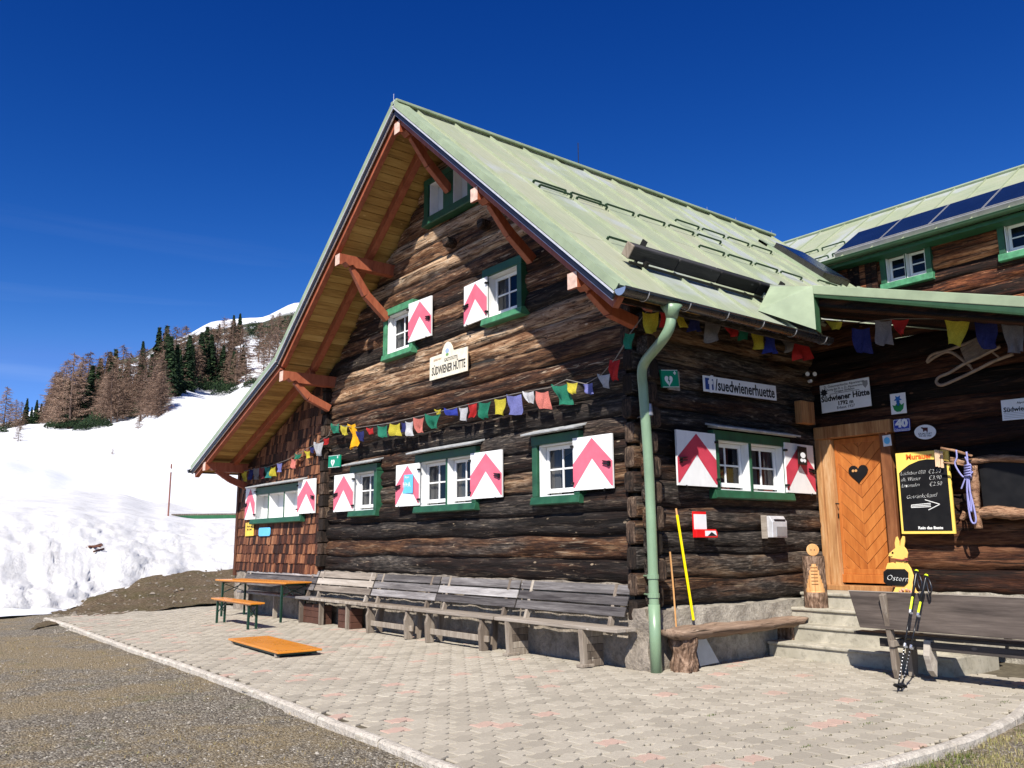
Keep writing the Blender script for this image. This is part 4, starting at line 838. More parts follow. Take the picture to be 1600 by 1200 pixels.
# flower sign, number, oval, right sign
f=plate('flower_sign',((1390,616),(1414,613),(1417,645),(1393,648)),1,YE,[M_signw],'small white sign with a blue gentian in green leaves','sign',.01)
mg=plain('gentian_blue',(.01,.12,.4),.5); ml=plain('leaf_green',(.01,.22,.06),.5)
add_poly(f,[((.28 if i%2 else .14)*math.cos(i*math.pi/5+.3),.22+(.2 if i%2 else .1)*math.sin(i*math.pi/5+.3)) for i in range(10)],mg,f[0],'gentian'); add_poly(f,[(-.12,.12),(.12,.12),(.08,-.12),(-.08,-.12)],mg,f[0],'gentian_tube')
add_poly(f,[(-.38,-.05),(-.2,-.1),(-.12,.0),(0,-.12),(.12,.02),(.2,-.08),(.38,.0),(.3,-.28),(.12,-.4),(-.12,-.4),(-.28,-.3)],ml,f[0],'leaves')
def rr(w,h,k=.14,n=4):
    r=min(w,h)*k; P=[]
    for cx,cy,a in ((w/2-r,h/2-r,0),(-w/2+r,h/2-r,90),(-w/2+r,-h/2+r,180),(w/2-r,-h/2+r,270)):
        for i in range(n+1): t=math.radians(a+90*i/n); P.append((cx+r*math.cos(t),cy+r*math.sin(t)))
    return P
f=plate('house_number_plate',((1395,656),(1421,653),(1423,673),(1397,675)),1,YE,[M_blue],'blue enamel house number plate reading 40','sign',.008,poly=rr)
text('40',.15,M_signw,on(f,0,.12,.001),f[2],f[3],f[0],bold=.009,sx=1.15); text('Obertauern',.045,M_signw,on(f,0,-.33,.001),f[2],f[3],f[0])
for a,b in (((-.46,.44),(.46,.44)),((-.46,-.44),(.46,-.44)),((-.47,-.44),(-.47,.44)),((.47,-.44),(.47,.44))): ln(f,a,b,.006,M_signw,f[0],'border')
f=plate('oval_sign',((1428,664),(1462,663),(1463,686),(1429,687)),1,YE,[M_signw],'white oval sign with a small brown and white cow','sign',.008,poly=lambda w,h:disc(0,0,w/2,h/2,28))
mc=plain('dark_brown_print',(.06,.01,.01),.6); add_poly(f,[(-.2,.28),(-.1,.2),(-.08,.02),(-.04,.02),(-.02,.08),(.06,.08),(.08,.0),(.13,.0),(.13,.3),(-.08,.3),(-.14,.34)],mc,f[0],'cow'); text('QUALITÄT',.04,M_ink,on(f,0,-.12,.001),f[2],f[3],f[0]); text('von der Alm',.035,M_ink,on(f,0,-.26,.001),f[2],f[3],f[0])
f=plate('info_plate',((1563,625),(1640,618),(1643,650),(1567,658)),1,YE,[M_signw],'white plate reading Südwiener Hütte cut by the right edge of the photo','sign',.01)
text('Südwiener Hütte',.085,M_ink,on(f,-.46,.0,.001),f[2],f[3],f[0],align='LEFT',bold=.002); text('Alpenverein',.04,M_ink,on(f,.0,.30,.001),f[2],f[3],f[0])
for i in range(4): ln(f,(-.46,-.16-.08*i),(.45,-.16-.08*i),.005,plain('small_print',(.3,.3,.32),.6),f[0],'small_print')
# signs on the bay
f=plate('yellow_notice',((383.5,817),(396.5,816),(396,837),(383,838)),1,-.13,[plain('yellow_notice_paint',(.72,.5,.06),.5)],'small yellow notice under the left shutter of the shingled bay','sign',.01)
text('Hunde an\ndie Leine',.07,M_ink,on(f,0,.1,.001),f[2],f[3],f[0],sx=1.2)
f=plate('blue_tin_plate',((404,824.5),(422,824),(422,837),(404,838)),1,-.13,[M_ltblue],'small blue plate on the shingles under the bay window','sign',.01,poly=lambda w,h:rr(w,h,.3))
# objects on the shutters
f=plate('blue_notice',((626,742.5),(645,741),(645,770),(626,772)),1,-.15,[M_ltblue],'pale blue paper notice pinned to a pink and white shutter','notice',.003)
text('H+A',.13,M_signw,on(f,0,-.05,.001),f[2],f[3],f[0]); text('Alpen',.06,M_signw,on(f,0,.36,.001),f[2],f[3],f[0])
f=plate('thermometer',((1247,697),(1260,699),(1262,727),(1249,725)),0,XS+.17,[M_iron],'black plaque with a white figure hanging on the right shutter by the door','plaque',.02)
add_poly(f,disc(0,.02,.3,.16),M_signw,f[0],'white_face'); add_poly(f,disc(-.17,-.27,.17,.1),M_signw,f[0],'white_foot'); add_poly(f,disc(.17,-.27,.17,.1),M_signw,f[0],'white_foot')
# drop shaped spoon and sticker on the right post
f=plate('wooden_ornament',((1376,656),(1389,655),(1391,678),(1378,679)),1,YD-.13,[plain('carved_pine',(.5,.26,.14),.5)],'drop shaped carved wooden ornament above the right door post','ornament',.015,poly=lambda w,h:[(0,-h/2)]+[(w/2*math.cos(t),h*.22+h*.28*math.sin(t)) for t in [-.35+i*(math.pi+.7)/14 for i in range(15)]])
add_poly(f,disc(0,.2,.22,.14),plain('pink_carving',(.6,.25,.2),.6),f[0],'carved_face')
f=plate('sticker',((1378,681),(1391,679),(1394,696),(1381,698)),1,YD-.115,[M_signw],'white sticker with a blue ball on the right door post','sticker',.002)
add_poly(f,disc(0,.0,.36,.32),M_ltblue,f[0],'blue_ball')
# lamps over the door (unlit spot lamp pair)
lt=empty('spot_lamp',tuple(W(1266,584,0,XE+.05)),'pair of small round white spotlights on the dark wall above the door','lamp')
for q in ((1261,584.5),(1272.5,584.5)):
    p=W(*q,0,XE+.10); mb=MB(); mb.tube([p+Vector((-.09,.04,.0)),p+Vector((0,0,0)),p+Vector((.004,-.002,0))],[.025,.04,.036],14,1); mb.tube([p+Vector((.004,-.002,0)),p+Vector((.012,-.006,0))],.034,14,0); mb.build('lamp_head',[M_signw,M_iron],lt)
mb=MB(); p=W(1264,596,0,XE+.04); mb.tube([p,p+Vector((.05,-.02,0))],.025,10); mb.build('sensor',M_signw,lt)
# hanging timber block
mb=MB(); a=W(1245,626,0,XE+.05); b=W(1268,664,0,XE+.05); mb.lohi((XE,a.y,b.z),(XE+.12,b.y,a.z)); o=mb.build('timber_block',M_post,None,origin=(XE,a.y,b.z),bevel=.01); tag(o,'squared brown timber block fixed to the wall left of the name plate','timber block')
# red and white postbox-like holder
hd=empty('leaflet_holder',tuple(W(1100,838,0,XE)),'red wall holder with a blank white card above a red tray','holder')
a=W(1083,799,0,XE+.02); b=W(1105,827,0,XE+.02); c=W(1118,840,0,XE+.02)
mb=MB(); mb.lohi((XE,a.y,b.z),(XE+.012,b.y,a.z)); mb.build('red_back',M_redp,hd)
mb=MB(); mb.lohi((XE+.0125,a.y+.015,b.z),(XE+.017,b.y-.003,a.z-.035)); mb.build('white_card',M_signw,hd)
mb=MB(); y0,y1=a.y-.005,c.y; mb.prism([(y0,c.z),(y1,c.z),(y1,c.z+.07),(y1-.03,b.z+.0),(y0,b.z+.0)],(XE,0,0),(0,1,0),(0,0,1),(1,0,0),.06); mb.build('red_tray',M_redp,hd,bevel=.006)
mb=MB(); ym=(y0+y1)/2+.03; mb.prism([(ym-.07,c.z+.02),(y1-.02,c.z+.02),(y1-.04,b.z-.02),(ym-.07,b.z-.02)],(XE+.0605,0,0),(0,1,0),(0,0,1),(1,0,0),.001); mb.build('white_print',M_signw,hd)
mb=MB(); mb.prism([(ym-.02,c.z+.022),(y1-.02,c.z+.022),(ym+.06,b.z-.035)],(XE+.062,0,0),(0,1,0),(0,0,1),(1,0,0),.001); mb.build('black_print',M_ink,hd)
# grey ashtray box
gb=empty('ash_box',tuple(W(1210,840,0,XE)),'grey metal wall box with a dark slot below the double window','box')
a=W(1198,806,0,XE+.06); b=W(1223,840,0,XE+.06); 
mb=MB(); mb.prism([(0,0),(.14,0),(.15,(a.z-b.z)*.72),(.10,a.z-b.z),(0,a.z-b.z)],(XE,a.y,b.z),(1,0,0),(0,0,1),(0,1,0),b.y-a.y); mb.build('body',M_pale,gb,bevel=.01)
mb=MB(); mb.lohi((XE+.13,a.y+.05,a.z-.13),(XE+.148,b.y-.03,a.z-.045)); mb.build('slot',M_black,gb,bevel=.008); mb=MB(); mb.lohi((XE+.144,a.y+.09,b.z+.02),(XE+.15,b.y-.02,a.z-.15)); mb.build('grille',M_alu,gb)
mb=MB(); mb.lohi((XE-.02,a.y-.03,b.z-.01),(XE+.06,a.y-.001,a.z+.01)); mb.build('side_board',M_tan,gb)
# ---------------- benches along the gable ----------------
def plank(mb,x0,x1,c,sz,tilt,rnd,m=0):
    """board along x: centre (y,z), size (depth,thick), tilt about x"""
    mb.uc=rnd.random(); R=Matrix.Rotation(tilt,3,'X'); mb.box(((x0+x1)/2,c[0],c[1]),(x1-x0,sz[0],sz[1]),R,m)
rnd=random.Random(12)
def wall_bench(label,bx,sx,mat,seatmat,legs,style,dz=0,sy=-.47):
    t=empty('wall_bench',((sx[0]+sx[1])/2,-.3,0),label,'bench','weathered benches along the gable wall')
    for i in range(3):
        mb=MB(); z=.93+dz-i*.13; y=-.085-i*.05; plank(mb,bx[0]+.008,bx[1]-.008+rnd.uniform(-.01,.01),(y,z),(.022,.118),-.36,rnd); mb.build('back_board',mat,t,bevel=.004)
    n=2
    for i in range(n):
        mb=MB(); w=(abs(sy)-.13)/n; plank(mb,sx[0]+rnd.uniform(0,.02),sx[1]-rnd.uniform(0,.03),(sy+w*(i+.5),.475+dz*.3),(w-.012,.045),rnd.uniform(-.01,.01),rnd); mb.build('seat_board',seatmat,t,bevel=.006)
    for lx in legs:
        mb=MB(); mb.uc=rnd.random()
        if style=='trestle':
            # shaped plank leg with bevelled head
            mb.prism([(sy+.02,0),(sy+.15,0),(sy+.17,.22),(sy+.15,.33),(sy+.09,.40),(sy+.09,.45),(sy+.03,.45),(sy+.03,.38),(sy-.0,.30)],(lx,0,0),(0,1,0),(0,0,1),(1,0,0),.055)
            mb.prism([(-.26,0),(-.16,0),(-.12,.45),(-.22,.45)],(lx,0,0),(0,1,0),(0,0,1),(1,0,0),.05)
        elif style=='panel':
            for k in range(5): 
                z0=.0+k*.09; mb.uc=rnd.random(); ins=.02*(4-k)*.5; mb.prism([(sy+.03+ins,z0),(-.1,z0),(-.1,z0+.086),(sy+.03+ins-.01,z0+.086)],(lx,0,0),(0,1,0),(0,0,1),(1,0,0),.03)
            mb.uc=.7; mb.prism([(sy+.03,0),(sy+.10,0),(sy+.07,.45),(sy-.0,.45)],(lx-.04,0,0),(0,1,0),(0,0,1),(1,0,0),.075); mb.lohi((lx-.06,sy-.02,0),(lx+.06,sy+.18,.035))
        else:
            mb.prism([(sy+.05,0),(sy+.14,0),(sy+.14,.45),(sy+.05,.45)],(lx,0,0),(0,1,0),(0,0,1),(1,0,0),.05)
        mb.build('leg',M_leg,t,bevel=.005)
    if style=='trestle':
        mb=MB(); mb.uc=.8; mb.beam((legs[0]+.03,sy+.09,.17),(legs[-1]+.14,sy+.09,.17),.035,.085); mb.build('stretcher',M_leg,t,bevel=.004)
    bxs=(bx[0]+.25,bx[1]-.25) if style!='mid' else (bx[0]+.2,bx[1]-.15)
    for b in bxs:
        mb=MB(); mb.uc=rnd.random(); mb.beam((b,-.24,.40),(b,-.045,.99+dz),.05,.07,(0,1,0)); mb.build('back_post',M_tan if style=='mid' else M_leg,t,bevel=.004)
    return t
wall_bench('long dark grey bench in front of the shingled bay, behind the orange table',(-12.55,-8.72),(-12.2,-8.35),M_grey,M_grey,(-11.6,-10.2,-8.9),'post')
wall_bench('bench with a tan back and one pale board, left of the grey benches',(-8.68,-6.40),(-8.33,-6.4),M_tan,M_leg,(-8.0,-6.9),'mid')
wall_bench('silver grey bench on trestle legs, third from the downpipe',(-6.36,-4.26),(-6.38,-4.52),M_grey,M_leg,(-6.05,-4.78),'trestle')
wall_bench('silver grey bench on trestle legs with a warped seat, second from the downpipe',(-4.24,-2.20),(-4.5,-2.36),M_grey,M_tan,(-4.15,-2.72),'trestle')
wall_bench('silver grey bench on solid plank sides, nearest the downpipe',(-2.18,-.03),(-2.34,.10),M_grey,M_tan,(-2.05,-.55),'panel')
cr=lambda p,s,l,c: tag((lambda o:o)(crate(p,s)),l,c)
def crate(p,s):
    mb=MB(); n=3
    for i in range(n):
        z0=p[2]+s[2]*i/n; mb.uc=random.random(); mb.lohi((p[0],p[1],z0+.003),(p[0]+s[0],p[1]+s[1],z0+s[2]/n-.003))
    return mb.build('wooden_box',plain('red_brown_board',(.075,.03,.018),.7,0,.3,7,.2),None,origin=p,bevel=.005)
tag(crate((-8.9,-.34,.0),(.9,.2,.36)),'low red brown wooden box in the shade under the benches, behind the table','box')
tag(crate((-7.3,-.36,.0),(.5,.24,.36)),'red brown wooden box under the tan bench','box')
# ---------------- beer table and bench ----------------
def beer(kind,cx,cy,L,Wd,H,rz,label,cat):
    t=empty(kind,(cx,cy,0),label,cat,None,rz)
    mb=MB(); n=3 if Wd>.3 else 2
    for i in range(n): mb.uc=random.random(); mb.lohi((-L/2,-Wd/2+Wd*i/n+.0008,H-.028),(L/2,-Wd/2+Wd*(i+1)/n-.0008,H))
    mb.build('table_top' if Wd>.3 else 'seat',M_orange,t,bevel=.005,local=True)
    mb=MB(); mb.lohi((-L/2+.1,-Wd/2+.03,H-.05),(L/2-.1,-Wd/2+.05,H-.028)); mb.lohi((-L/2+.1,Wd/2-.05,H-.05),(L/2-.1,Wd/2-.03,H-.028)); mb.build('rail',M_orange,t,local=True)
    for sx in (-1,1):
        x=sx*(L/2-.24); lw=Wd/2-.06
        for sy in (-1,1): mb=MB(); mb.lohi((x-.017,sy*lw-.02,0),(x+.017,sy*lw+.02,H-.03)); mb.build('leg',M_tleg,t,local=True)
        mb=MB(); mb.beam((x,-lw,H-.08),(x,lw,H-.28),.012,.025,(1,0,0)); mb.beam((x+.014,lw,H-.08),(x+.014,-lw,H-.28),.012,.025,(1,0,0)); mb.beam((x,-lw,H-.06),(x,lw,H-.06),.02,.03,(0,0,1)); mb.build('cross_brace',M_tleg,t,local=True)
        mb=MB(); mb.beam((x,0,H-.26),(x-sx*.36,0,H-.04),.02,.012,(0,1,0)); mb.build('strut',M_tleg,t,local=True)
    return t
beer('beer_table',-10.3,-.62,2.9,.66,.78,math.radians(8),'orange trestle table with dark green folding legs','table')
beer('beer_bench',-8.98,-1.66,2.2,.27,.48,math.radians(-1),'orange trestle bench in front of the orange table','bench')
tp=empty('folded_table',(-4.95,-2.6,0),'orange table top with its legs folded, lying flat on the pavers','table',None,math.radians(-3))
mb=MB(); mb.lohi((-1.1,-.32,.055),(1.1,.32,.083)); mb.build('table_top',M_orange,tp,bevel=.006,local=True)
mb=MB(); mb.lohi((-1.0,-.28,.02),(1.0,.28,.055)); mb.build('folded_legs',M_tleg,tp,local=True)
for x,y in ((-.98,-.27),(.93,-.27),(.93,.25),(-.98,.25)): mb=MB(); mb.lohi((x-.02,y-.03,.0),(x+.04,y+.03,.054)); mb.build('foot',M_tan,tp,local=True)
# ---------------- log seat ----------------
ls=empty('log_bench',(.45,1.4,0),'rough split log bench with a bark covered stump leg below the side window','bench')
mb=MB(); n=26; vs=[];fs=[]; K=12; rnd=random.Random(3)
for i in range(n+1):
    t=i/n; y=-.04+2.86*t; x=.50-.10*t; zt=.475+.01*math.sin(t*6); th=.15*(1-.35*t)*(min(1,.45+t*7) if t<.1 else (min(1,.3+(1-t)*9)))
    w=.21*(min(1,.75+t*5))*(min(1,.55+(1-t)*6))
    for k in range(K):
        a=2*math.pi*k/K; cx=math.cos(a)*w; cz=math.sin(a); cz=cz*.02 if cz>0 else cz*th
        q=Vector((x+cx,y,zt+cz)); vs.append(q+mnoise.noise_vector(q*5)*.022)
for i in range(n):
    for k in range(K): a=i*K+k;b=i*K+(k+1)%K; fs.append((a,a+K,b+K,b))
fs.append(tuple(range(K))); fs.append(tuple(n*K+k for k in range(K-1,-1,-1))); mb.add(vs,fs,0,.6)
M_slab=wood('split_log',[(.2,(.05,.03,.02)),(.45,(.17,.11,.075)),(.65,(.30,.21,.15)),(.9,(.48,.38,.29))],1,10,.9,.46,.7,.8,bd=.015)
mb.build('seat',M_slab,ls,smooth=True)
def stump(name,c,r,h,parent,wob=.14):
    mb=MB(); N=10; pts=[(c[0],c[1],c[2]+h*i/N) for i in range(N+1)]; mb.tube(pts,[r*(1+.04*math.sin(i)) for i in range(N+1)],22,0,True,None,wob); return mb.build(name,M_bark,parent,smooth=False,bevel=0)
stump('stump_leg',(.50,.24,0),.155,.42,ls,.25)
mb=MB(); mb.prism([(-.16,-.15),(.0,-.17),(.13,-.15),(.14,.14),(.02,.13),(-.10,.02)],(.36,2.45,.33),(1,0,0),(0,0,1),(0,1,0),.16,0,0,.5); mb.build('bracket_leg',M_bark,ls,bevel=.01)
# ---------------- shovel and stick ----------------
sh=empty('snow_shovel',(.42,.8,0),'snow shovel with a yellow shaft and grey blade leaning behind the log bench','shovel')
mb=MB(); a=Vector((.24,.50,1.93)); b=Vector((.36,.60,.56)); c_=b+(b-a)*.14
d=b-a; mb.tube([a,a+d*.06],[.012,.014],10,1); mb.tube([a+d*.06,b],.017,10,0); mb.build('shaft',[M_yelp,M_fresh],sh)
mb=MB(); bl=Vector((.36,.70,.44)); fo=[Vector((.36,.66,.46)),Vector((.40,.95,.44)),Vector((.46,1.22,.012)),Vector((.40,.86,.012))]
fo=[W(1082,985,0,.37),W(1098,988,0,.37),W(1124,1035,0,.40),W(1094,1041,0,.42)]; nb=(fo[1]-fo[0]).cross(fo[3]-fo[0]).normalized()
M_blade=plain('blue_grey_metal_blade',(.42,.47,.55),.35,.4,.12,8,.05)
mb.add(fo+[p+nb*.012 for p in fo],[(0,1,2,3),(7,6,5,4),(0,4,5,1),(1,5,6,2),(2,6,7,3),(3,7,4,0)]); mb.build('blade',M_blade,sh)
mb=MB(); mb.tube([W(1047,862,0,.22),W(1052,915,0,.25),W(1057,985,0,.30),(.32,.37,.45)],.011,7,wob=.5); tag(mb.build('stick',M_fresh,None,origin=(.3,.37,.45)),'thin crooked wooden stick leaning beside the downpipe','stick')
# ---------------- carved log figure ----------------
cf=empty('carved_log_figure',(.55,2.97,.605),'bark covered log post with a carved panel and a round slice head','wood carving')
cx,cy=.555,2.97; M_cut=M_fresh
mb=MB(); N=40; K=56; vs=[];fs=[];ms=[]; H=.70; 
cd=Vector((CAM.x-cx,CAM.y-cy,0)).normalized(); ca=math.atan2(cd.y,cd.x)
for i in range(N+1):
    z=H*i/N; 
    for k in range(K):
        a=2*math.pi*k/K+ca; da=min(abs(2*math.pi*k/K),abs(2*math.pi-2*math.pi*k/K)); r=.158-.012*i/N
        zz=z/H; inner=.30<zz<.86 and da<(.95-.75*(zz-.30)/.56)
        r2=r*(1+.05*mnoise.noise(Vector((math.cos(a)*3,math.sin(a)*3,z*9))))
        if inner: r2=min(r2,(.135)/max(.4,math.cos(da))*1.0)
        vs.append((cx+r2*math.cos(a),cy+r2*math.sin(a),.605+z))
for i in range(N):
    for k in range(K):
        a=i*K+k;b=i*K+(k+1)%K; z=(i+.5)/N; kk=(k+.5)/K*2*math.pi; da=min(kk,2*math.pi-kk)
        m=1 if (.30<z<.86 and da<(.95-.75*(z-.30)/.56)) else 0
        mb.add([vs[a],vs[b],vs[b+K],vs[a+K]],[(0,1,2,3)],m,.5)
mb.add([vs[N*K+k] for k in range(K)],[tuple(range(K))],0,.5); mb.build('carved_post',[M_bark,M_cut],cf)
R=Matrix.Rotation(ca,3,'Z'); hc_=Vector((cx,cy,1.305+.085)); mb=MB(); mb.tube([hc_-cd*.03,hc_+cd*.03],.085,20,0,col=.4); mb.build('head_slice',M_cut,cf,bevel=.006)
sd_=cd.cross(Vector((0,0,1))).normalized(); 
for s_ in (-1,1): mb=MB(); p=hc_+cd*.031+sd_*s_*.022+Vector((0,0,.0)); mb.tube([p,p+cd*.003],.008,8); mb.build('eye',M_ink,cf)
ft=hc_-Vector((0,0,.44)); 
for k in range(6):
    mb=MB(); p=Vector((cx,cy,.93+k*.045))+cd*.145; mb.beam(p-sd_*.045,p+sd_*.045,.004,.006); mb.build('carved_line',M_post,cf)
mb=MB(); p=Vector((cx,cy,.83))+cd*.143; mb.beam(p,p+Vector((0,0,.36))-cd*.012,.004,.004,(1,0,0)); mb.build('carved_line',M_post,cf)
# ---------------- beer blackboard ----------------
f=plate('menu_board',((1397,708),(1480,703),(1494,833),(1411,835)),1,3.84,[M_yel],'menu blackboard in a yellow frame with chalked drink prices and an arrow','blackboard',.03)
P=[(-.46,-.47),(.46,-.47),(.46,.30)]+[(.46-.92*i/12,.30+.10*math.sin(math.pi*(.5+.5*(1-abs(1-2*i/12)) if False else (1-i/12)*.9+.1))) for i in range(1,12)]+[(-.46,.26)]
P=[(-.455,-.465),(.455,-.465),(.455,.36),(.25,.39),(.1,.40),(-.05,.39),(-.25,.345),(-.38,.29),(-.455,.25)]
add_poly(f,P,M_black2,f[0],'black_panel',.003)
mo=plain('orange_lettering',(.75,.12,.02),.5); text('Murauer',.105,mo,on(f,-.05,.44,.002),f[2],f[3],f[0],bold=.003)
text('Rein das Beste',.052,M_chalk,on(f,.06,-.43,.004),f[2],f[3],f[0],bold=.002,sx=1.1)
w_,h_=f[4],f[5]
def chalk(*a,**k):
    o=text(*a,bold=-.0022,**k)
    for v in o.data.vertices:
        n=mnoise.noise_vector(v.co*11); m=mnoise.noise_vector(v.co*60); v.co+=Vector((n.x*.004+m.x*.0010,0,n.z*.006+m.z*.0010))
    return o
for i,(a,b,u) in enumerate((('Leichtbier 033l','€2.50',.24),('alk. Wasser','€3.90',.165),('Limonaden','€2.50',.09))):
    chalk(a,.075,M_chalk,on(f,-.43,u,.004),f[2]+f[3]*.02,f[3],f[0],align='LEFT',shear=.3,sx=.78); chalk(b,.078,M_chalk,on(f,.10,u+.003,.004),f[2]+f[3]*.02,f[3],f[0],align='LEFT',shear=.25,sx=.95)
chalk('Getränkekastl',.08,M_chalk,on(f,-.36,-.055,.004),f[2]+f[3]*.05,f[3],f[0],align='LEFT',shear=.35,sx=.95)
for a,b in (((-.26,-.15),(.1,-.135)),((-.25,-.165),(.1,-.155)),((-.27,-.18),(.1,-.175)),((-.26,-.145),(-.27,-.18)),((.0,-.09),(.27,-.15)),((.27,-.15),(.05,-.215))): ln(f,a,b,.009,M_chalk,f[0],'chalk_arrow') if False else None
mb=MB()
for a,b in (((-.26,-.15),(.1,-.135)),((-.25,-.165),(.1,-.155)),((-.27,-.18),(.1,-.175)),((-.26,-.145),(-.27,-.18)),((.0,-.09),(.27,-.15)),((.27,-.15),(.05,-.215))): mb.beam(on(f,*a,.004),on(f,*b,.004),.010,.002,f[6])
mb.build('chalk_arrow',M_chalk,f[0])
# ---------------- rustic branch frame with dark panel ----------------
bf=empty('branch_frame',(2.9,3.78,1.6),'rustic frame of bark branches round a dark panel, right of the menu board','frame')
def branch(name,pts,r,mat=M_bark): mb=MB(); mb.tube(smoothp(pts,5),r,9,0,True,None,.5); return mb.build(name,mat,bf,smooth=True)
M_branch=wood('peeled_branch',[(.2,(.06,.03,.016)),(.42,(.2,.10,.055)),(.62,(.38,.23,.14)),(.9,(.58,.43,.31))],0,14,5,.48,.9,.8,bd=.02)
def wl(px_,py_,y=3.78): return tuple(W(px_,py_,1,y))
branch('top_branch',[wl(1486,719),wl(1510,722),wl(1550,716),wl(1600,717),wl(1660,713)],.045,M_branch)
branch('bottom_branch',[wl(1528,804),wl(1560,801),wl(1600,803),wl(1660,800)],.075,M_branch)
branch('side_branch',[wl(1520,728,3.72),wl(1524,765,3.72),wl(1526,800,3.72),wl(1530,826,3.72)],.05,M_branch)
branch('twig',[wl(1470,700,3.7),wl(1495,705,3.7),wl(1519,713,3.7)],.018,M_branch); branch('twig',[wl(1474,723,3.7),wl(1495,725,3.7),wl(1508,728,3.7)],.012,M_branch); branch('branch_stub',[wl(1503,812),wl(1508,800)],.04,M_branch)
mb=MB(); a=W(1529,722,1,3.82);b=W(1680,800,1,3.82); mb.lohi((a.x,3.82,b.z),(b.x,3.85,a.z)); mb.build('dark_panel',M_black2,bf)
rp_=empty('rope',tuple(W(1518,700,1,3.66)),'lilac rope knotted and hung over the twigs beside the menu board','rope')
def rope(pts,r=.011): mb=MB(); mb.tube(smoothp([wl(a,b,3.64) for a,b in pts],5),r,7); mb.build('strand',M_rope,rp_,smooth=True)
rope([(1494,703),(1495,715),(1492,724),(1497,735),(1505,745),(1513,744),(1520,737)]); rope([(1508,714),(1512,722),(1516,732),(1516,744)]); rope([(1510,706),(1512,725),(1511,760),(1513,790),(1517,812),(1522,818),(1525,812),(1521,790),(1515,765),(1514,742)],.012); rope([(1513,745),(1516,770),(1518,800),(1514,785),(1511,765),(1512,744)],.012); rope([(1508,748),(1505,756),(1502,764)],.010)
mb=MB(); 
for i in range(5): mb.tube([wl(1507,728+4*i,3.63),wl(1516,726+4*i,3.60),wl(1518,731+4*i,3.66)],.014,7)
mb.build('knot',M_rope,rp_,smooth=True)
mb=MB()
for i,x in enumerate((1461,1465,1470)):
    for s_ in (0,2): mb.beam(wl(x+s_,703+i,3.795),wl(x+s_+2,729+i,3.79),.014,.014,(0,1,0))
cpg=mb.build('clothespins',plain('pale_pin_wood',(.72,.5,.32),.6),None,origin=wl(1465,720)); tag(cpg,'cluster of wooden clothes pegs clipped on the yellow frame of the menu board','clothes pegs')
# ---------------- wooden hare ----------------
by=3.25; B0=W(1396,925,1,by); sc_=(by-CAM.y)/(.995)/FPX*1.32
ba=empty('wooden_hare',(B0.x,by,.80),'yellow plywood hare holding a small blackboard reading Ostern','decoration')
hp=[(676,460),(700,430),(712,400),(668,380),(668,330),(642,275),(655,240),(690,235),(712,245),(712,208),(680,205),(660,190),(665,172),(690,150),(708,135),(704,100),(712,60),(722,55),(735,90),(738,125),(742,120),(746,80),(758,52),(772,55),(774,90),(768,125),(785,145),(795,170),(790,205),(770,218),(790,235),(815,275),(835,330),(838,390),(852,430),(872,450),(850,462)]
hp3=[W(1240+a/4.444,820+b/4.444,1,by) for a,b in hp]; zmin=min(p.z for p in hp3); dzh=.802-zmin
mb=MB(); mb.prism([(p.x,p.z+dzh) for p in hp3],(0,by,0),(1,0,0),(0,0,1),(0,-1,0),.02); mb.build('hare_body',M_bunny,ba,bevel=.003)
def hw(a,b,y): p=W(1240+a/4.444,820+b/4.444,1,by); return Vector((p.x,y,p.z+dzh))
mb=MB(); o8=[(630,300),(655,280),(775,280),(802,305),(800,375),(775,398),(660,395),(632,370)]; q8=[hw(a,b,0) for a,b in o8]; mb.prism([(p.x,p.z) for p in q8],(0,by-.022,0),(1,0,0),(0,0,1),(0,-1,0),.012); bb=mb.build('small_blackboard',M_black2,ba)
c8=hw(725,345,by-.037); t_=chalk('Ostern',.105,M_chalk,c8,(1,0,-.05),(0,0,1),None,shear=.4); t_.parent=ba; t_.matrix_parent_inverse=base(ba).inverted()
mb=MB()
for a,b in ((690,168),(693,168)): p=hw(a,b,by-.022); mb.tube([p,p+Vector((0,-.003,0))],.012,8)
mb.build('eye',M_ink,ba)
mb=MB(); mb.tube([hw(668,192,by-.023),hw(680,196,by-.023),hw(690,192,by-.023)],.004,5); mb.build('mouth',M_ink,ba)
mb=MB(); mb.tube([hw(712,214,by-.03),hw(760,220,by-.03),hw(795,212,by-.03)],.012,6); mb.prism([(-.03,-.02),(.0,0),(-.03,.02),(.03,.02),(0,0),(.03,-.02)],hw(790,213,by-.035),(1,0,0),(0,0,1),(0,-1,0),.01); mb.build('ribbon',plain('dark_red_ribbon',(.2,.03,.03),.7),ba)
mb=MB(); p=hw(790,440,by-.04); 
for i in range(9): a=i*.7; mb.tube([p+Vector((.05*math.cos(a)*1.3,0,.03*math.sin(a))),p+Vector((.07*math.cos(a)*1.3,-.02,.045*math.sin(a)))],[.02,.012],6)
mb.build('flower_bunch',plain('pale_red_flowers',(.62,.3,.2),.8,0,.4,30),ba)
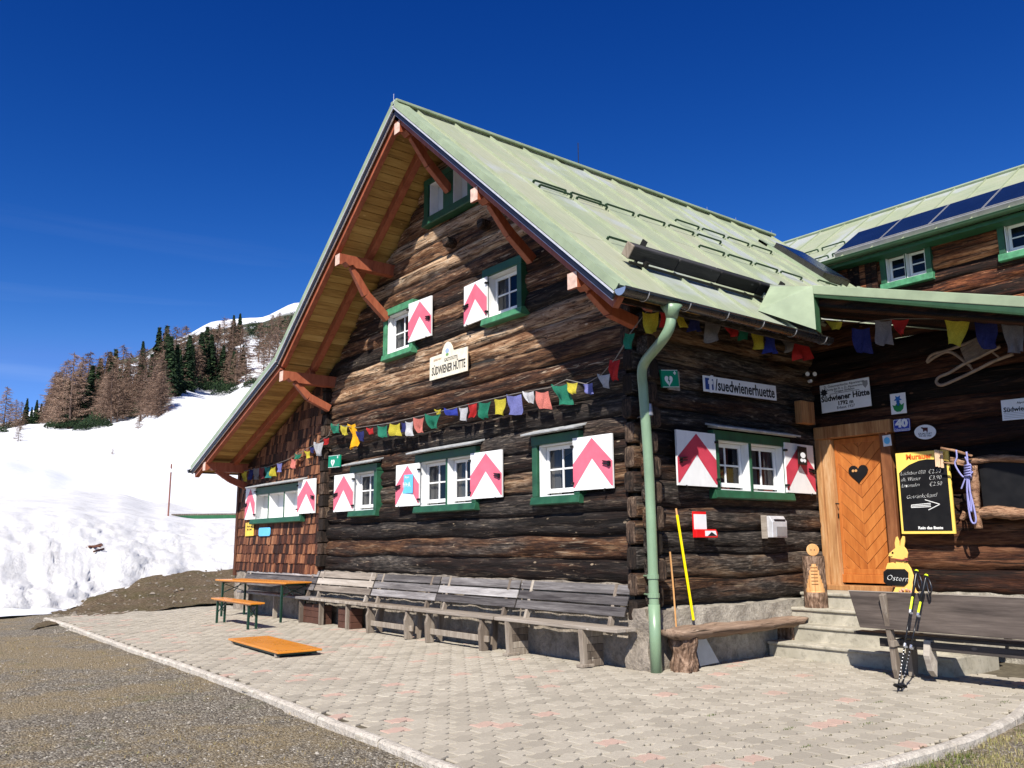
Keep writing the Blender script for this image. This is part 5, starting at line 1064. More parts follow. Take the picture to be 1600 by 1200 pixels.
# ---------------- bench in front of the steps ----------------
M_plank=wood('dark_brown_plank',[(.15,(.018,.014,.012)),(.4,(.055,.043,.036)),(.62,(.12,.095,.08)),(.9,(.22,.185,.16))],0,9,.6,.36,.3,.55,bd=.004,rv=.2,knots=False)
fb=empty('high_back_bench',(3.4,1.6,0),'dark wooden bench with a wide plank back, seen from behind in front of the steps','bench')
mb=MB(); L0,L1=1.92,6.2; mb.uc=.5
y=1.47; mb.prism([(1.955,.935),(L1,.935),(L1,.535),(2.06,.535)],(0,y,0),(1,0,0),(0,0,1),(0,1,0),.035); mb.build('back_plank',M_plank,fb,bevel=.006)
mb=MB(); mb.lohi((1.95,y-.004,.936),(L1,y+.04,.945)); mb.build('top_edge',M_tan,fb)
mb=MB(); mb.uc=.3; mb.lohi((1.88,1.64,.44),(L1,1.82,.475)); mb.uc=.8; mb.lohi((2.0,1.83,.44),(L1,2.02,.475)); mb.build('seat_plank',M_greyd,fb,bevel=.006)
mb=MB(); mb.lohi((2.2,1.62,.33),(L1,1.66,.42)); mb.build('apron',M_greyd,fb,bevel=.005)
for lx in (2.36,5.2):
    mb=MB(); mb.uc=.4; mb.prism([(1.395,.91),(1.465,.93),(1.60,.35),(1.66,.1),(1.64,0),(1.58,0),(1.545,.1),(1.53,.30)],(lx,0,0),(0,1,0),(0,0,1),(1,0,0),.06); mb.build('leg',M_leg,fb,bevel=.006)
    mb=MB(); mb.uc=.7; mb.prism([(1.86,0),(1.96,0),(2.0,.22),(1.98,.44),(1.86,.44),(1.84,.25)],(lx+.02,0,0),(0,1,0),(0,0,1),(1,0,0),.06); mb.beam((lx+.05,1.5,.38),(lx+.05,1.98,.40),.05,.07); mb.build('leg',M_leg,fb,bevel=.006)
mb=MB(); mb.uc=.9; mb.prism([(1.62,0.12),(1.70,.05),(1.74,.25),(1.70,.44),(1.60,.44),(1.56,.28)],(2.72,0,0),(0,1,0),(0,0,1),(1,0,0),.07); mb.build('leg',M_tan,fb,bevel=.006)
# ---------------- trekking poles ----------------
for i,(bt,mid,tp_) in enumerate((((1402,1081),(1421,960),(1432,893)),((1408,1080),(1434,968),(1447,900)))):
    B=W(bt[0],bt[1],2,0.0); T=W(tp_[0],tp_[1],1,1.43); d=(T-B).normalized(); L=(T-B).length
    t=empty('trekking_pole',tuple(B),('left' if i==0 else 'right')+' black and lime trekking pole of the pair leaning on the bench back','trekking pole','pair of trekking poles on the bench back')
    sd_=d.cross(Vector((1,0,0))).normalized()
    mb=MB(); mb.tube([B,B+d*.03],[.003,.006],8); mb.tube([B+d*.03,B+d*L*.36],.0075,10); mb.tube([B+d*L*.36,B+d*L*.66],.009,10); mb.tube([B+d*L*.66,B+d*(L-.18)],.0105,10); mb.build('shaft',M_gun,t,smooth=True)
    mb=MB(); 
    for k in range(9): q=L*(.10+.028*k); mb.tube([B+d*q,B+d*(q+.006)],.0082,8)
    mb.build('scale_mark',M_alu,t)
    mb=MB(); mb.tube([B+d*.055,B+d*.07,B+d*.075],[.05,.045,.012],14); mb.build('basket',M_gun,t)
    for q in (.36,.64): mb=MB(); mb.tube([B+d*(L*q),B+d*(L*q+.035)],.015,10); mb.beam(B+d*L*q,B+d*(L*q)+Vector((.03,-.01,0)),.02,.02); mb.build('clamp',M_silver,t)
    mb=MB(); mb.tube([B+d*(L*.66),B+d*(L*.79)],.0115,10); mb.build('lime_band',M_lime,t)
    mb=MB(); mb.tube([B+d*(L-.30),B+d*(L-.16),B+d*(L-.14),B+d*(L-.04),B+d*L],[.014,.015,.02,.018,.024],12); mb.build('grip',M_gun,t,smooth=True)
    mb=MB(); mb.tube([B+d*L,B+d*(L+.018)],[.024,.015],12); mb.build('grip_cap',M_lime,t)
    mb=MB(); g=B+d*(L-.02); ox=Vector((.03,-.02,0)); mb.tube(smoothp([g,g+ox*1.6+Vector((0,0,-.02)),g+ox*2.6+Vector((0,0,-.10)),g+ox*1.6+Vector((0,0,-.17)),g+ox*.6+Vector((0,0,-.12)),g],5),.009,6); mb.build('strap',M_black,t,smooth=True)
# ---------------- sled on the wall ----------------
sl_=empty('old_sled',tuple(W(1515,550,1,3.9)),'old wooden sled hung at a slant under the canopy','sled')
def wz(px_,py_,y): return tuple(W(1240+px_/4.444,460+py_/4.444,1,y))
M_sled=plain('old_sled_wood',(.30,.22,.16),.75,0,.35,14,.3)
mb=MB(); mb.tube(smoothp([wz(1525,415,3.7),wz(1400,460,3.7),wz(1270,525,3.7),wz(1130,590,3.7),wz(1030,630,3.7),wz(992,610,3.7),wz(1010,575,3.7),wz(1080,545,3.7),wz(1190,480,3.7),wz(1300,430,3.7),wz(1435,360,3.7)],6),.022,8); mb.build('runner',M_sled,sl_,smooth=True)
mb=MB(); mb.tube(smoothp([wz(1230,500,3.95),wz(1090,400,3.95),wz(990,430,3.95),wz(930,470,3.95),wz(960,420,3.95),wz(1060,390,3.95),wz(1200,340,3.95),wz(1420,240,3.95)],6),.022,8); mb.build('runner',M_sled,sl_,smooth=True)
mb=MB()
for k in range(5):
    t=k/4; a=Vector(wz(1155+130*t,370-80*t,3.86)); b=Vector(wz(1205+165*t,480-100*t,3.72)); 
a=[Vector(wz(*q)) for q in ((1155,375,3.86),(1300,290,3.86),(1375,370,3.72),(1200,480,3.72))]
for k in range(6):
    t0=k/6+.01;t1=(k+1)/6-.01; A=a[0].lerp(a[3],t0);B=a[0].lerp(a[3],t1);Cc=a[1].lerp(a[2],t1);D=a[1].lerp(a[2],t0); n=(D-A).cross(B-A).normalized()*.02
    mb.add([A,B,Cc,D,A+n,B+n,Cc+n,D+n],[(0,1,2,3),(7,6,5,4),(0,4,5,1),(1,5,6,2),(2,6,7,3),(3,7,4,0)])
mb.build('seat_slats',M_sled,sl_)
mb=MB(); 
for p,q in (((1210,480,3.72),(1240,520,3.7)),((1380,400,3.72),(1430,440,3.7)),((1290,295,3.86),(1340,260,3.95))): mb.tube([wz(*p),wz(*q)],.014,6)
mb.build('sled_post',M_sled,sl_)
# ---------------- prayer flags ----------------
FC={'b':(.03,.05,.36),'w':(.58,.58,.6),'r':(.55,.03,.03),'s':(.66,.2,.16),'g':(.02,.20,.12),'y':(.62,.52,.05),'l':(.20,.21,.50),'n':(.02,.025,.13),'k':(.24,.22,.22),'m':(.2,.04,.05),'o':(.85,.42,.01),'t':(.03,.22,.2)}
def flagm(name,c):
    # thin faded cloth with a block of small dark prayer print
    t=NT(name); v=t.co(); a=t.noise(v,3,5,.6); k=t.ramp(a,[(.3,[x*.7 for x in c]),(.7,[min(1,x*1.15+.02) for x in c])])
    w=t.n('ShaderNodeTexWave'); w.bands_direction='Z'; w.inputs['Scale'].default_value=22; w.inputs['Distortion'].default_value=1.5; t.l(v,w.inputs['Vector'])
    pr=t.math('MULTIPLY',t.ramp(w.outputs['Fac'],[(.55,(0,0,0)),(.7,(1,1,1))]),t.ramp(t.noise(v,60,3,.7),[(.42,(0,0,0)),(.55,(.5,.5,.5))])); k=t.mix(pr,k,[x*.25 for x in c])
    t.bump(t.noise(v,24,4,.6),.5,.01); m=t.fin(k,.85,0,.1); tr=t.n('ShaderNodeBsdfTranslucent'); t.l(k,tr.inputs[0]); mx=t.n('ShaderNodeMixShader'); mx.inputs[0].default_value=.3; t.l(t.b.outputs[0],mx.inputs[1]); t.l(tr.outputs[0],mx.inputs[2]); t.l(mx.outputs[0],t.out.inputs[0]); return m
FM={k:flagm('flag_cloth_'+n_,FC[k]) for k,n_ in (('b','blue'),('w','white'),('r','red'),('s','salmon'),('g','green'),('y','yellow'),('l','lilac'),('n','navy'),('k','grey'),('m','maroon'),('o','orange'),('t','teal'))}
M_cord=plain('flag_cord',(.2,.18,.16),.9)
def flagstring(label,cordpts,flags,H=.26):
    """flags: (A, B, colour, height, sway u, fold) with A,B world points on the cord"""
    t=empty('prayer_flag_string',tuple(cordpts[0]),label,'prayer flags','strings of prayer flags on the hut')
    mb=MB(); mb.tube([Vector(p) for p in cordpts],.006,5); mb.build('cord',M_cord,t)
    for (A,B,c,h,sw,fo) in flags:
        A=Vector(A);B=Vector(B); ex=B-A; n=ex.cross(Vector((0,0,1))).normalized(); nu,nv=7,8; vs=[];s_=random.random()*9
        for j in range(nv+1):
            v=j/nv
            for i in range(nu+1):
                u=i/nu; uu=.5+(u-.5)*(1-min(.8,(.35+.4*((s_*7)%1))*fo)*v); p=A+ex*uu+Vector((0,0,-h*v*(1-.12*fo*abs(math.sin(u*3+s_)))))
                p+=ex.normalized()*(sw*h*v)+n*(.06*h*math.sin(u*(5+s_*.6)+s_+v*3)*(.25+v)*2+ .12*h*fo*v*math.sin(v*4+s_))
                rg_=mnoise.noise_vector(Vector((u*2.2+s_*3,v*2.2,s_)))*h*.12*v; p+=Vector((rg_.x,rg_.y,rg_.z*.8)); p+=Vector((0,0,-.03*math.sin(math.pi*u)*ex.length*3*(1-v)))
                vs.append(p)
        fs=[(j*(nu+1)+i,j*(nu+1)+i+1,(j+1)*(nu+1)+i+1,(j+1)*(nu+1)+i) for j in range(nv) for i in range(nu)]
        mb=MB(); mb.add(vs,fs); 
        # printed block of prayer lines on the cloth
        o=mb.build('flag',FM[c],t,smooth=True)
    return t
def mk(pts,ax,v,wpx,hs=None):
    """from (x,y,colour,height px,sway,fold) photo readings on plane ax=v"""
    out=[]
    for (x,y,c,hp_,sw,fo,wp2) in pts:
        A=W(x-wp2/2,y+ (0),ax,v); B=W(x+wp2/2,y,ax,v); C_=W(x,y+hp_,ax,v); B.z=A.z+(B.z-A.z)*1.0
        out.append((A,B,c,max(.05,(A.z+B.z)/2-C_.z),sw,fo))
    return out
yv=-.2
bay=[(383,735,'y',17,0,.1,8),(392,732,'n',18,0,.1,8),(401,731,'k',18,0,.1,8),(410,730,'m',18,0,.1,8),(418,729,'t',18,0,.1,8),(427,729,'y',15,0,.1,8),(437,723,'l',14,0,.1,8),(459,716,'s',17,.1,.6,9),(466,708,'g',10,-.5,.5,12),(480,704,'y',12,.3,.6,9),(488,698,'n',10,.2,.6,7),(498,690,'w',24,-.1,.8,14),(510,684,'r',12,-.4,.9,9)]
cp_=[W(372,738,1,yv),W(420,729,1,yv),W(450,718,1,yv),W(487,697,1,yv),W(514,680,1,yv),W(519,664,1,yv)]
flagstring('short string of small prayer flags across the shingled bay',cp_,mk(bay,1,yv,9))
gab=[(524,661,'g',16,0,.2,13),(538,664,'y',16,.1,.3,11),(549,662,'o',40,.35,1.2,12),(562,673,'n',16,.3,.6,12),(578,668,'r',11,.1,.5,11),(597,664,'g',20,.3,.5,17),(617,661,'y',20,.1,.2,17),(631,660,'n',15,0,.2,8),(639,658,'w',24,.3,.3,13),(654,652,'s',24,.2,.3,16),(676,646,'g',24,.1,.7,24),(684,639,'y',9,0,.6,11),(704,637,'b',12,.2,.2,21),(723,636,'w',22,.15,.3,14),(738,630,'r',24,-.1,.8,14),(757,627,'g',28,0,.6,21),(780,622,'y',27,.15,.4,19),(803,616,'l',32,.05,.15,23),(825,611,'w',20,.25,.9,17),(847,611,'s',28,.15,.3,20),(874,600,'g',34,.3,.6,25),(894,597,'y',20,.1,.9,18),(917,598,'l',20,.5,.9,17),(943,584,'w',24,.1,.9,19),(961,562,'r',34,-.15,.8,16)]
cg=[W(519,664,1,yv),W(560,668,1,yv),W(610,661,1,yv),W(665,648,1,yv),W(740,630,1,yv),W(800,616,1,yv),W(860,605,1,yv),W(885,593,1,yv),W(915,600,1,yv),W(940,585,1,yv),W(962,560,1,yv),W(985,525,1,yv)]
flagstring('long string of faded prayer flags sagging across the gable wall',cg,mk(gab,1,yv,9))
xv=.62
sid=[(984,520,'g',26,-.1,.7,16),(1016,487,'y',34,.0,.7,26),(1035,487,'r',26,.1,.5,10),(1063,486,'y',26,0,.2,12),(1085,487,'n',30,0,.1,20),(1110,490,'k',44,.05,.15,22),(1137,497,'r',30,.25,.7,20),(1158,502,'g',30,.1,.6,18),(1181,508,'y',38,.05,.15,22),(1202,513,'b',38,.05,.1,20),(1226,517,'k',34,.15,.5,20),(1249,521,'r',42,.1,.3,26)]
cs=[W(962,560,0,.3),W(985,520,0,.5),W(1010,487,0,xv),W(1060,485,0,xv),W(1120,492,0,xv),W(1180,506,0,xv),W(1240,518,0,xv),W(1270,528,0,xv)]
flagstring('string of prayer flags hanging in the shade under the gutter',cs,mk(sid,0,xv,9))
yw=3.0
ent=[(1303,500,'y',16,.1,.9,28),(1345,512,'n',40,0,.2,28),(1380,500,'k',40,0,.2,28),(1405,498,'r',30,.1,1.6,32),(1495,499,'y',44,-.1,.7,40),(1540,503,'n',44,0,.2,34),(1582,506,'k',46,0,.4,34)]
ce=[W(1270,515,1,yw),W(1290,500,1,yw),W(1340,504,1,yw),W(1400,498,1,yw),W(1470,498,1,yw),W(1560,503,1,yw),W(1640,508,1,yw)]
flagstring('string of larger prayer flags hanging under the canopy edge',ce,mk(ent,1,yw,9))
# ---------------- pavement ----------------
KP=[(-13.6,-4.05),(-12.2,-4.02),(-9,-4.08),(-6,-4.12),(-3.9,-4.10),(-1.5,-4.16),(.06,-4.23),(1.75,-4.30),(2.5,-4.32),(3.1,-4.2),(3.7,-3.75),(4.0,-3.1),(4.11,-2.34),(4.16,-1.7),(4.17,-.78),(4.08,.1),(3.94,.82),(3.84,1.25),(3.9,2.2),(4.3,3.2),(5.2,3.9)]
PAVE=KP+[(5.2,4.2),(-14.6,4.2),(-16.2,1.2),(-15.6,-.26),(-14.5,-2.2)]
def inpoly(x,y,P):
    c=False; n=len(P); j=n-1
    for i in range(n):
        if (P[i][1]>y)!=(P[j][1]>y) and x<(P[j][0]-P[i][0])*(y-P[i][1])/(P[j][1]-P[i][1])+P[i][0]: c=not c
        j=i
    return c
rnd=random.Random(20)
mb=MB(); RW,LL,am,gp=.165,.225,.028,.0042
nz=lambda x,y: .012*mnoise.noise(Vector((x*.5,y*.5,0)))+.004*mnoise.noise(Vector((x*3,y*3,4)))
r=int(-16.5/RW)
while r*RW<5.3:
    x0=r*RW; off=(r%2)*LL*.5; y=-4.6+off
    while y<4.2:
        cx,cy=x0+RW/2,y+LL/2
        if inpoly(cx,cy,PAVE) and not(-13.2<cx<0 and cy>.25) and not(cx>0.2 and cy>2.7) and not (cx<.1 and cy>.3):
            def zig(t): return am*(1-abs(((t*2)%1)*2-1)*2)
            L=[];Rr=[]
            for k in range(5):
                t=k/4; z=am*(1 if k in(1,) else -1 if k==3 else 0)
                L.append((x0+gp+z,y+gp+(LL-2*gp)*t)); Rr.append((x0+RW-gp+z,y+gp+(LL-2*gp)*t))
            P=L+Rr[::-1]; n=len(P); h=nz(cx,cy)+rnd.uniform(-.0022,.0022); tl=rnd.uniform(-.012,.012)
            ccx=sum(p[0] for p in P)/n; ccy=sum(p[1] for p in P)/n
            rv=rnd.random(); rv=rv*.90 if rv<.955 else .96+.04*rnd.random()
            top=[(ccx+(p[0]-ccx)*.95,ccy+(p[1]-ccy)*.96,h+(p[0]-ccx)*tl) for p in P]; bot=[(p[0],p[1],h-.010+(p[0]-ccx)*tl) for p in P]; low=[(p[0],p[1],h-.03) for p in P]
            # top as two strips so the zigzag outline stays clean
            fs=[(k,9-k,8-k,k+1) for k in range(4)]+[(i,(i+1)%n,n+(i+1)%n,n+i) for i in range(n)]+[(n+i,n+(i+1)%n,2*n+(i+1)%n,2*n+i) for i in range(n)]
            mb.add(top+bot+low,[f[::-1] for f in fs],0,rv)
        y+=LL
    r+=1
tag(mb.build('pavement',M_paver,None),kind='structure')
mb=MB(); mb.add([(x,y,-.02) for x,y in PAVE],[tuple(range(len(PAVE)))]); tag(mb.build('paving_sand',plain('joint_sand',(.10,.085,.06),.95,0,.4,12,.6,.1),None),kind='structure')
# kerb of rounded stones
mb=MB(); pts=smoothp([(x,y,0) for x,y in KP],6); ac=0; seg=[];cur=[pts[0]]
kmb=MB()
def kerbseg(S,c):
    prof=[(-.06,-.12),(-.06,.0),(-.04,.018),(.0,.024),(.03,.018),(.045,.002),(.045,-.12)]; vs=[];n=len(prof)
    for i,p in enumerate(S):
        d=(S[min(i+1,len(S)-1)]-S[max(0,i-1)]).normalized(); s_=d.cross(Vector((0,0,1)))
        for a,b in prof: q=p+s_*(a+.05*1)+Vector((0,0,b-.012)); vs.append(q+mnoise.noise_vector(q*6)*.008)
    fs=[(i*n+k,i*n+k+1,(i+1)*n+k+1,(i+1)*n+k) for i in range(len(S)-1) for k in range(n-1)]
    fs.append(tuple(range(n))[::-1]); fs.append(tuple((len(S)-1)*n+k for k in range(n))); kmb.add(vs,fs,0,c)
dense=[]
for a,b in zip(pts,pts[1:]):
    m=max(1,int((b-a).length/.12)); dense+= [a.lerp(b,i/m) for i in range(m)]
i=0
while i<len(dense)-2: j=min(i+8+rnd.randint(-1,2),len(dense)-1); S=dense[i:j+1]; S=[S[0].lerp(S[1],.08)]+S[1:-1]+[S[-1].lerp(S[-2],.08)]; kerbseg(S,rnd.random()); i=j
tag(kmb.build('kerb',M_kerb,None,smooth=False),kind='structure')
# ---------------- ground sheet ----------------
def gz(x,y):
    d=math.hypot(x-CAM.x,y-CAM.y); n=mnoise.noise(Vector((x*.25,y*.25,1)))*.05+mnoise.noise(Vector((x*1.3,y*1.3,2)))*.02
    inside=inpoly(x,y,PAVE); return (-.10 if inside else -.055+n*.6) 
def sheet(name,xs,ys,fn,mat,cut=None,smooth=True):
    mb=MB(); vs=[(x,y,fn(x,y)) for x in xs for y in ys]; ny=len(ys); fs=[]
    for i in range(len(xs)-1):
        for j in range(ny-1): fs.append((i*ny+j,(i+1)*ny+j,(i+1)*ny+j+1,i*ny+j+1))
    mb.add(vs,fs); return mb.build(name,mat,None,smooth=smooth)
def axis_(lo,hi,far,near=.14):
    a=[]; v=lo
    while v<hi: a.append(v); v+=near
    out=[];s=near;v=lo
    while v>-far: s*=1.35; v-=s; out.append(v)
    r_=[];s=near;v=hi
    while v<far: s*=1.35; v+=s; r_.append(v)
    return out[::-1]+a+[hi]+r_
tag(sheet('ground',axis_(-20,9,1500,.16),axis_(-9,5,1500,.16),gz,M_ground),kind='structure')
# loose stones and tufts
def rock(mb,p,s,rnd,c):
    v=[(1,0,0),(-1,0,0),(0,1,0),(0,-1,0),(0,0,.7),(.5,.5,.4),(-.5,.6,.35),(.6,-.5,.35)]; an=rnd.random()*6.3; ca_,sa=math.cos(an),math.sin(an)
    q=[(1,0,0),(.3,.8,0),(-.7,.6,0),(-.9,-.4,0),(.1,-.9,0),(.5,.2,.6),(-.4,.1,.7),(.0,-.5,.55)]
    vs=[]
    for x,y,z in q:
        k=rnd.uniform(.75,1.25)*s; vs.append((p[0]+(x*ca_-y*sa)*k,p[1]+(x*sa+y*ca_)*k*.8,p[2]+z*s*.75))
    mb.add(vs,[(0,1,5),(1,2,6),(2,3,6),(3,4,7),(4,0,7),(0,5,7),(1,6,5),(3,7,6),(5,6,7)],0,c)
def pebm():
    t=NT('pebble'); r=t.rnd(); k=t.ramp(r,[(0,(.09,.075,.06)),(.4,(.18,.155,.125)),(.75,(.26,.23,.19)),(.95,(.36,.33,.28)),(1,(.5,.47,.42))]); t.bump(t.noise(t.co(),60,4,.7),.5,.004); return t.fin(k,.9,0,.2)
M_peb=pebm()
mb=MB(); rnd=random.Random(33)
for i in range(15000):
    # ground strip in front of the kerb, denser near the camera
    t=rnd.random()**1.5; d=2.0+22*t; a=math.radians(rnd.uniform(136,196)); x=CAM.x+d*math.cos(a); y=CAM.y+d*math.sin(a)
    if y>-4.2 and x>-13: continue
    s=rnd.uniform(.003,.008)*(1+.6*(d>6))*(2.0 if rnd.random()<.03 else 1)*(1+d*.03)
    rock(mb,(x,y,gz(x,y)-.001),s,rnd,rnd.random())
for i in range(2600):
    x=rnd.uniform(4.25,5.6); y=rnd.uniform(-4.5,3)
    rock(mb,(x,y,gz(x,y)),rnd.uniform(.004,.011),rnd,rnd.random())
tag(mb.build('loose_gravel',M_peb,None),'loose grey and pale gravel scattered over the dirt','gravel',kind='stuff')
def blade(mb,p,h,w,rnd,c):
    a=rnd.random()*6.3; l=rnd.uniform(.2,.9)*h; dx,dy=math.cos(a),math.sin(a)
    mb.add([(p[0]-dy*w,p[1]+dx*w,p[2]),(p[0]+dy*w,p[1]-dx*w,p[2]),(p[0]+dx*l,p[1]+dy*l,p[2]+h)],[(0,1,2)],0,c)
def grassm(name,st):
    t=NT(name); k=t.ramp(t.rnd(),st); tr=t.n('ShaderNodeBsdfTranslucent'); t.l(k,tr.inputs[0]); m=t.fin(k,.8,0,.15); mx=t.n('ShaderNodeMixShader'); mx.inputs[0].default_value=.25; t.l(t.b.outputs[0],mx.inputs[1]); t.l(tr.outputs[0],mx.inputs[2]); t.l(mx.outputs[0],t.out.inputs[0]); return m
M_straw=grassm('dry_grass',[(0,(.14,.10,.045)),(.5,(.30,.22,.10)),(.85,(.42,.34,.17)),(1,(.2,.22,.07))]); M_grass=grassm('green_grass',[(0,(.05,.07,.015)),(.5,(.12,.17,.03)),(.8,(.24,.25,.08)),(1,(.4,.32,.16))])
mb=MB()
for i in range(1500):
    t=rnd.random()**1.3; d=2.2+16*t; a=math.radians(rnd.uniform(136,196)); x=CAM.x+d*math.cos(a); y=CAM.y+d*math.sin(a)
    f=mnoise.noise(Vector((x*.45,y*.45,7)))
    if (y>-4.25 and x>-13) or (f<.02 and not(-4.75<y<-4.2 and f>-.25)): continue
    z=gz(x,y)
    for k in range(int(10)): blade(mb,(x+rnd.gauss(0,.06),y+rnd.gauss(0,.06),z),rnd.uniform(.008,.028),.0022+.0002*d,rnd,rnd.random())
tag(mb.build('dry_grass',M_straw,None),'flattened straw coloured grass growing through the gravel','grass',kind='stuff')
mb=MB()
for i in range(5200):
    x=rnd.uniform(4.26,6.2); y=rnd.uniform(-4.6,3.2); f=mnoise.noise(Vector((x*.9,y*.9,3)))
    if f<-.25 and rnd.random()<.7: continue
    z=gz(x,y)
    for k in range(9): blade(mb,(x+rnd.gauss(0,.035),y+rnd.gauss(0,.035),z),rnd.uniform(.012,.045),.0028,rnd,rnd.random() if f>.0 else .8+.2*rnd.random())
for x,y in ((3.15,-1.55),(3.45,-.9),(2.4,-1.6),(3.0,.1),(3.6,-2.0),(3.3,.75),(1.0,2.1),(2.1,1.9),(3.75,1.0),(.8,.9)):
    for k in range(28): blade(mb,(x+rnd.gauss(0,.012),y+rnd.gauss(0,.05),.0),rnd.uniform(.006,.018),.003,rnd,rnd.random()*.6)
tag(mb.build('grass',M_grass,None),'short green and straw grass beside the curved kerb','grass',kind='stuff')
# moss and dirt in the joints near the right kerb
mb=MB()
for i in range(2600):
    x=rnd.uniform(2.2,4.1); y=rnd.uniform(-3.8,2.0)
    if rnd.random()>((x-2.2)/1.9)**1.2: continue
    k=round(x/RW); xx=k*RW+rnd.gauss(0,.007); rock(mb,(xx,y,nz(xx,y)-.004),rnd.uniform(.003,.009),rnd,rnd.random()*.4)
tag(mb.build('joint_moss',plain('joint_moss',(.06,.06,.025),.95,0,.5,30,.5,.1),None),'dark moss and dirt in the joints of the pavers','moss',kind='stuff')
# ---------------- earth bank, snow, hill ----------------
def azd(px,d,z=None,py=None):
    """world point along photo column px at ground distance d; height from photo row py on that column"""
    r0=ray(px,py if py is not None else 850); hh=math.hypot(r0.x,r0.y); x=CAM.x+r0.x/hh*d; y=CAM.y+r0.y/hh*d
    return Vector((x,y,CAM.z+r0.z/hh*d if z is None else z))
def cols(T,px):
    """interpolate a table {px:[(d,py)...]} at column px"""
    K=sorted(T); 
    if px<=K[0]: return T[K[0]]
    if px>=K[-1]: return T[K[-1]]
    for a,b in zip(K,K[1:]):
        if a<=px<=b:
            t=(px-a)/(b-a); t=t*t*(3-2*t); return [(p[0]*(1-t)+q[0]*t,p[1]*(1-t)+q[1]*t) for p,q in zip(T[a],T[b])]
def spline1(P,u):
    n=len(P)-1; f=u*n; i=min(n-1,int(f)); t=f-i; p0=P[max(i-1,0)];p1=P[i];p2=P[i+1];p3=P[min(i+2,n)]
    return tuple(.5*((2*b)+(c-a)*t+(2*a-5*b+4*c-d)*t*t+(3*b-a-3*c+d)*t**3) for a,b,c,d in zip(p0,p1,p2,p3))
# earth bank (px:[(d,py)]) from pavement edge up to the snow foot
EB={-700:[(16,1060),(20,1020),(23,1000),(25,985)],0:[(17.5,1000),(21,988),(23.5,972),(26,962)],90:[(20,975),(22.5,964),(24.6,954),(27,945)],180:[(21.5,962),(24,950),(26.5,926),(29,905)],250:[(22.5,952),(25.5,930),(28.5,903),(32,884)],310:[(23.5,944),(26.5,922),(30,897),(34,878)],375:[(24,940),(27,918),(31,892),(35,872)],700:[(27,930),(31,905),(34,880),(38,862)]}
def polar(name,T,pxs,nv,mat,amp,fr,fine=0,kind='structure'):
    mb=MB(); vs=[]; 
    for px_ in pxs:
        P=cols(T,px_)
        for j in range(nv+1):
            d,py_=spline1(P,j/nv); v=azd(px_,d,None,py_); n=mnoise.noise(v*fr)*amp+ (mnoise.noise(v*fr*3.3)*fine if fine else 0)
            if name=='snowy_hill': n*=max(0,min(1,(d-52)/50))
            vs.append(v+Vector((0,0,n)))
    m=nv+1; fs=[(i*m+j,i*m+j+1,(i+1)*m+j+1,(i+1)*m+j) for i in range(len(pxs)-1) for j in range(nv)]
    mb.add(vs,fs); return tag(mb.build(name,mat,None,smooth=True),kind=kind)
rg=lambda a,b,s:[a+i*s for i in range(int((b-a)/s)+1)]
polar('earth_bank',EB,rg(-700,700,10),26,M_dirt,.08,1.1,.05)
# dirty ploughed snow bank
SBK={-700:[(22,985),(23.5,940),(27,870),(31,815),(36,795),(44,792),(50,800)],-100:[(23,968),(24.5,935),(28,868),(32,812),(37,790),(45,782),(60,778)],0:[(23.3,962),(24.6,930),(28,862),(32,812),(37,790),(45,780),(60,775)],60:[(24.1,957),(25.4,925),(28.6,860),(33,812),(38,790),(46,778),(60,768)],100:[(24.8,951),(26,918),(29.4,858),(33.5,812),(38,792),(46,778),(60,764)],180:[(26.6,926),(28,896),(31,850),(35,814),(40,799),(47,786),(62,770)],250:[(29,902),(30.5,876),(33,842),(37,818),(42,806),(50,800),(62,785)],310:[(30.5,897),(32,872),(35,840),(39,820),(44,812),(52,806),(62,796)],375:[(31.5,893),(33,868),(36,838),(40,820),(45,810),(53,806),(62,798)],700:[(35,885),(36,865),(39,838),(43,820),(48,812),(55,808),(64,800)]}
def bank():
    mb=MB(); pxs=rg(-700,640,4); nv=64; vs=[]; 
    for px_ in pxs:
        P=cols(SBK,px_)
        for j in range(nv+1):
            u=j/nv; d,py_=spline1(P,u); v=azd(px_,d,None,py_); k=max(0,min(1,(.62-u)*5))
            e=.5 if j<2 else 1
            q=v*.9; n=mnoise.noise(q)*.16+mnoise.noise(v*2.3)*.08+abs(mnoise.noise(v*6.5))*.09-.04
            rg_=mnoise.noise(Vector((v.x*.35,v.y*.35,5)))*.25*(1 if u>.05 else 0)
            vs.append(v+(Vector((0,0,1))*n*.8+mnoise.noise_vector(v*2.9)*.07+mnoise.noise_vector(v*7.5)*.035)*k*e+Vector((0,0,rg_*(.4 if u>.5 else .8)*e)))
    m=nv+1; mb.add(vs,[(i*m+j,i*m+j+1,(i+1)*m+j+1,(i+1)*m+j) for i in range(len(pxs)-1) for j in range(nv)]); return mb.build('snow_bank',M_snowb,None,smooth=True)
tag(bank(),kind='structure')
polar('snow_strip',{-700:[(20,1030),(21.5,1010),(23,985),(25,950)],0:[(22.5,963),(23.1,956),(24,950),(25.5,944)],70:[(23.3,960),(23.8,954.5),(24.6,950),(25.8,943)],104:[(24.4,955),(24.8,951.5),(25.3,949),(26,942)]},rg(-700,104,6),10,M_snow,.03,1.5)
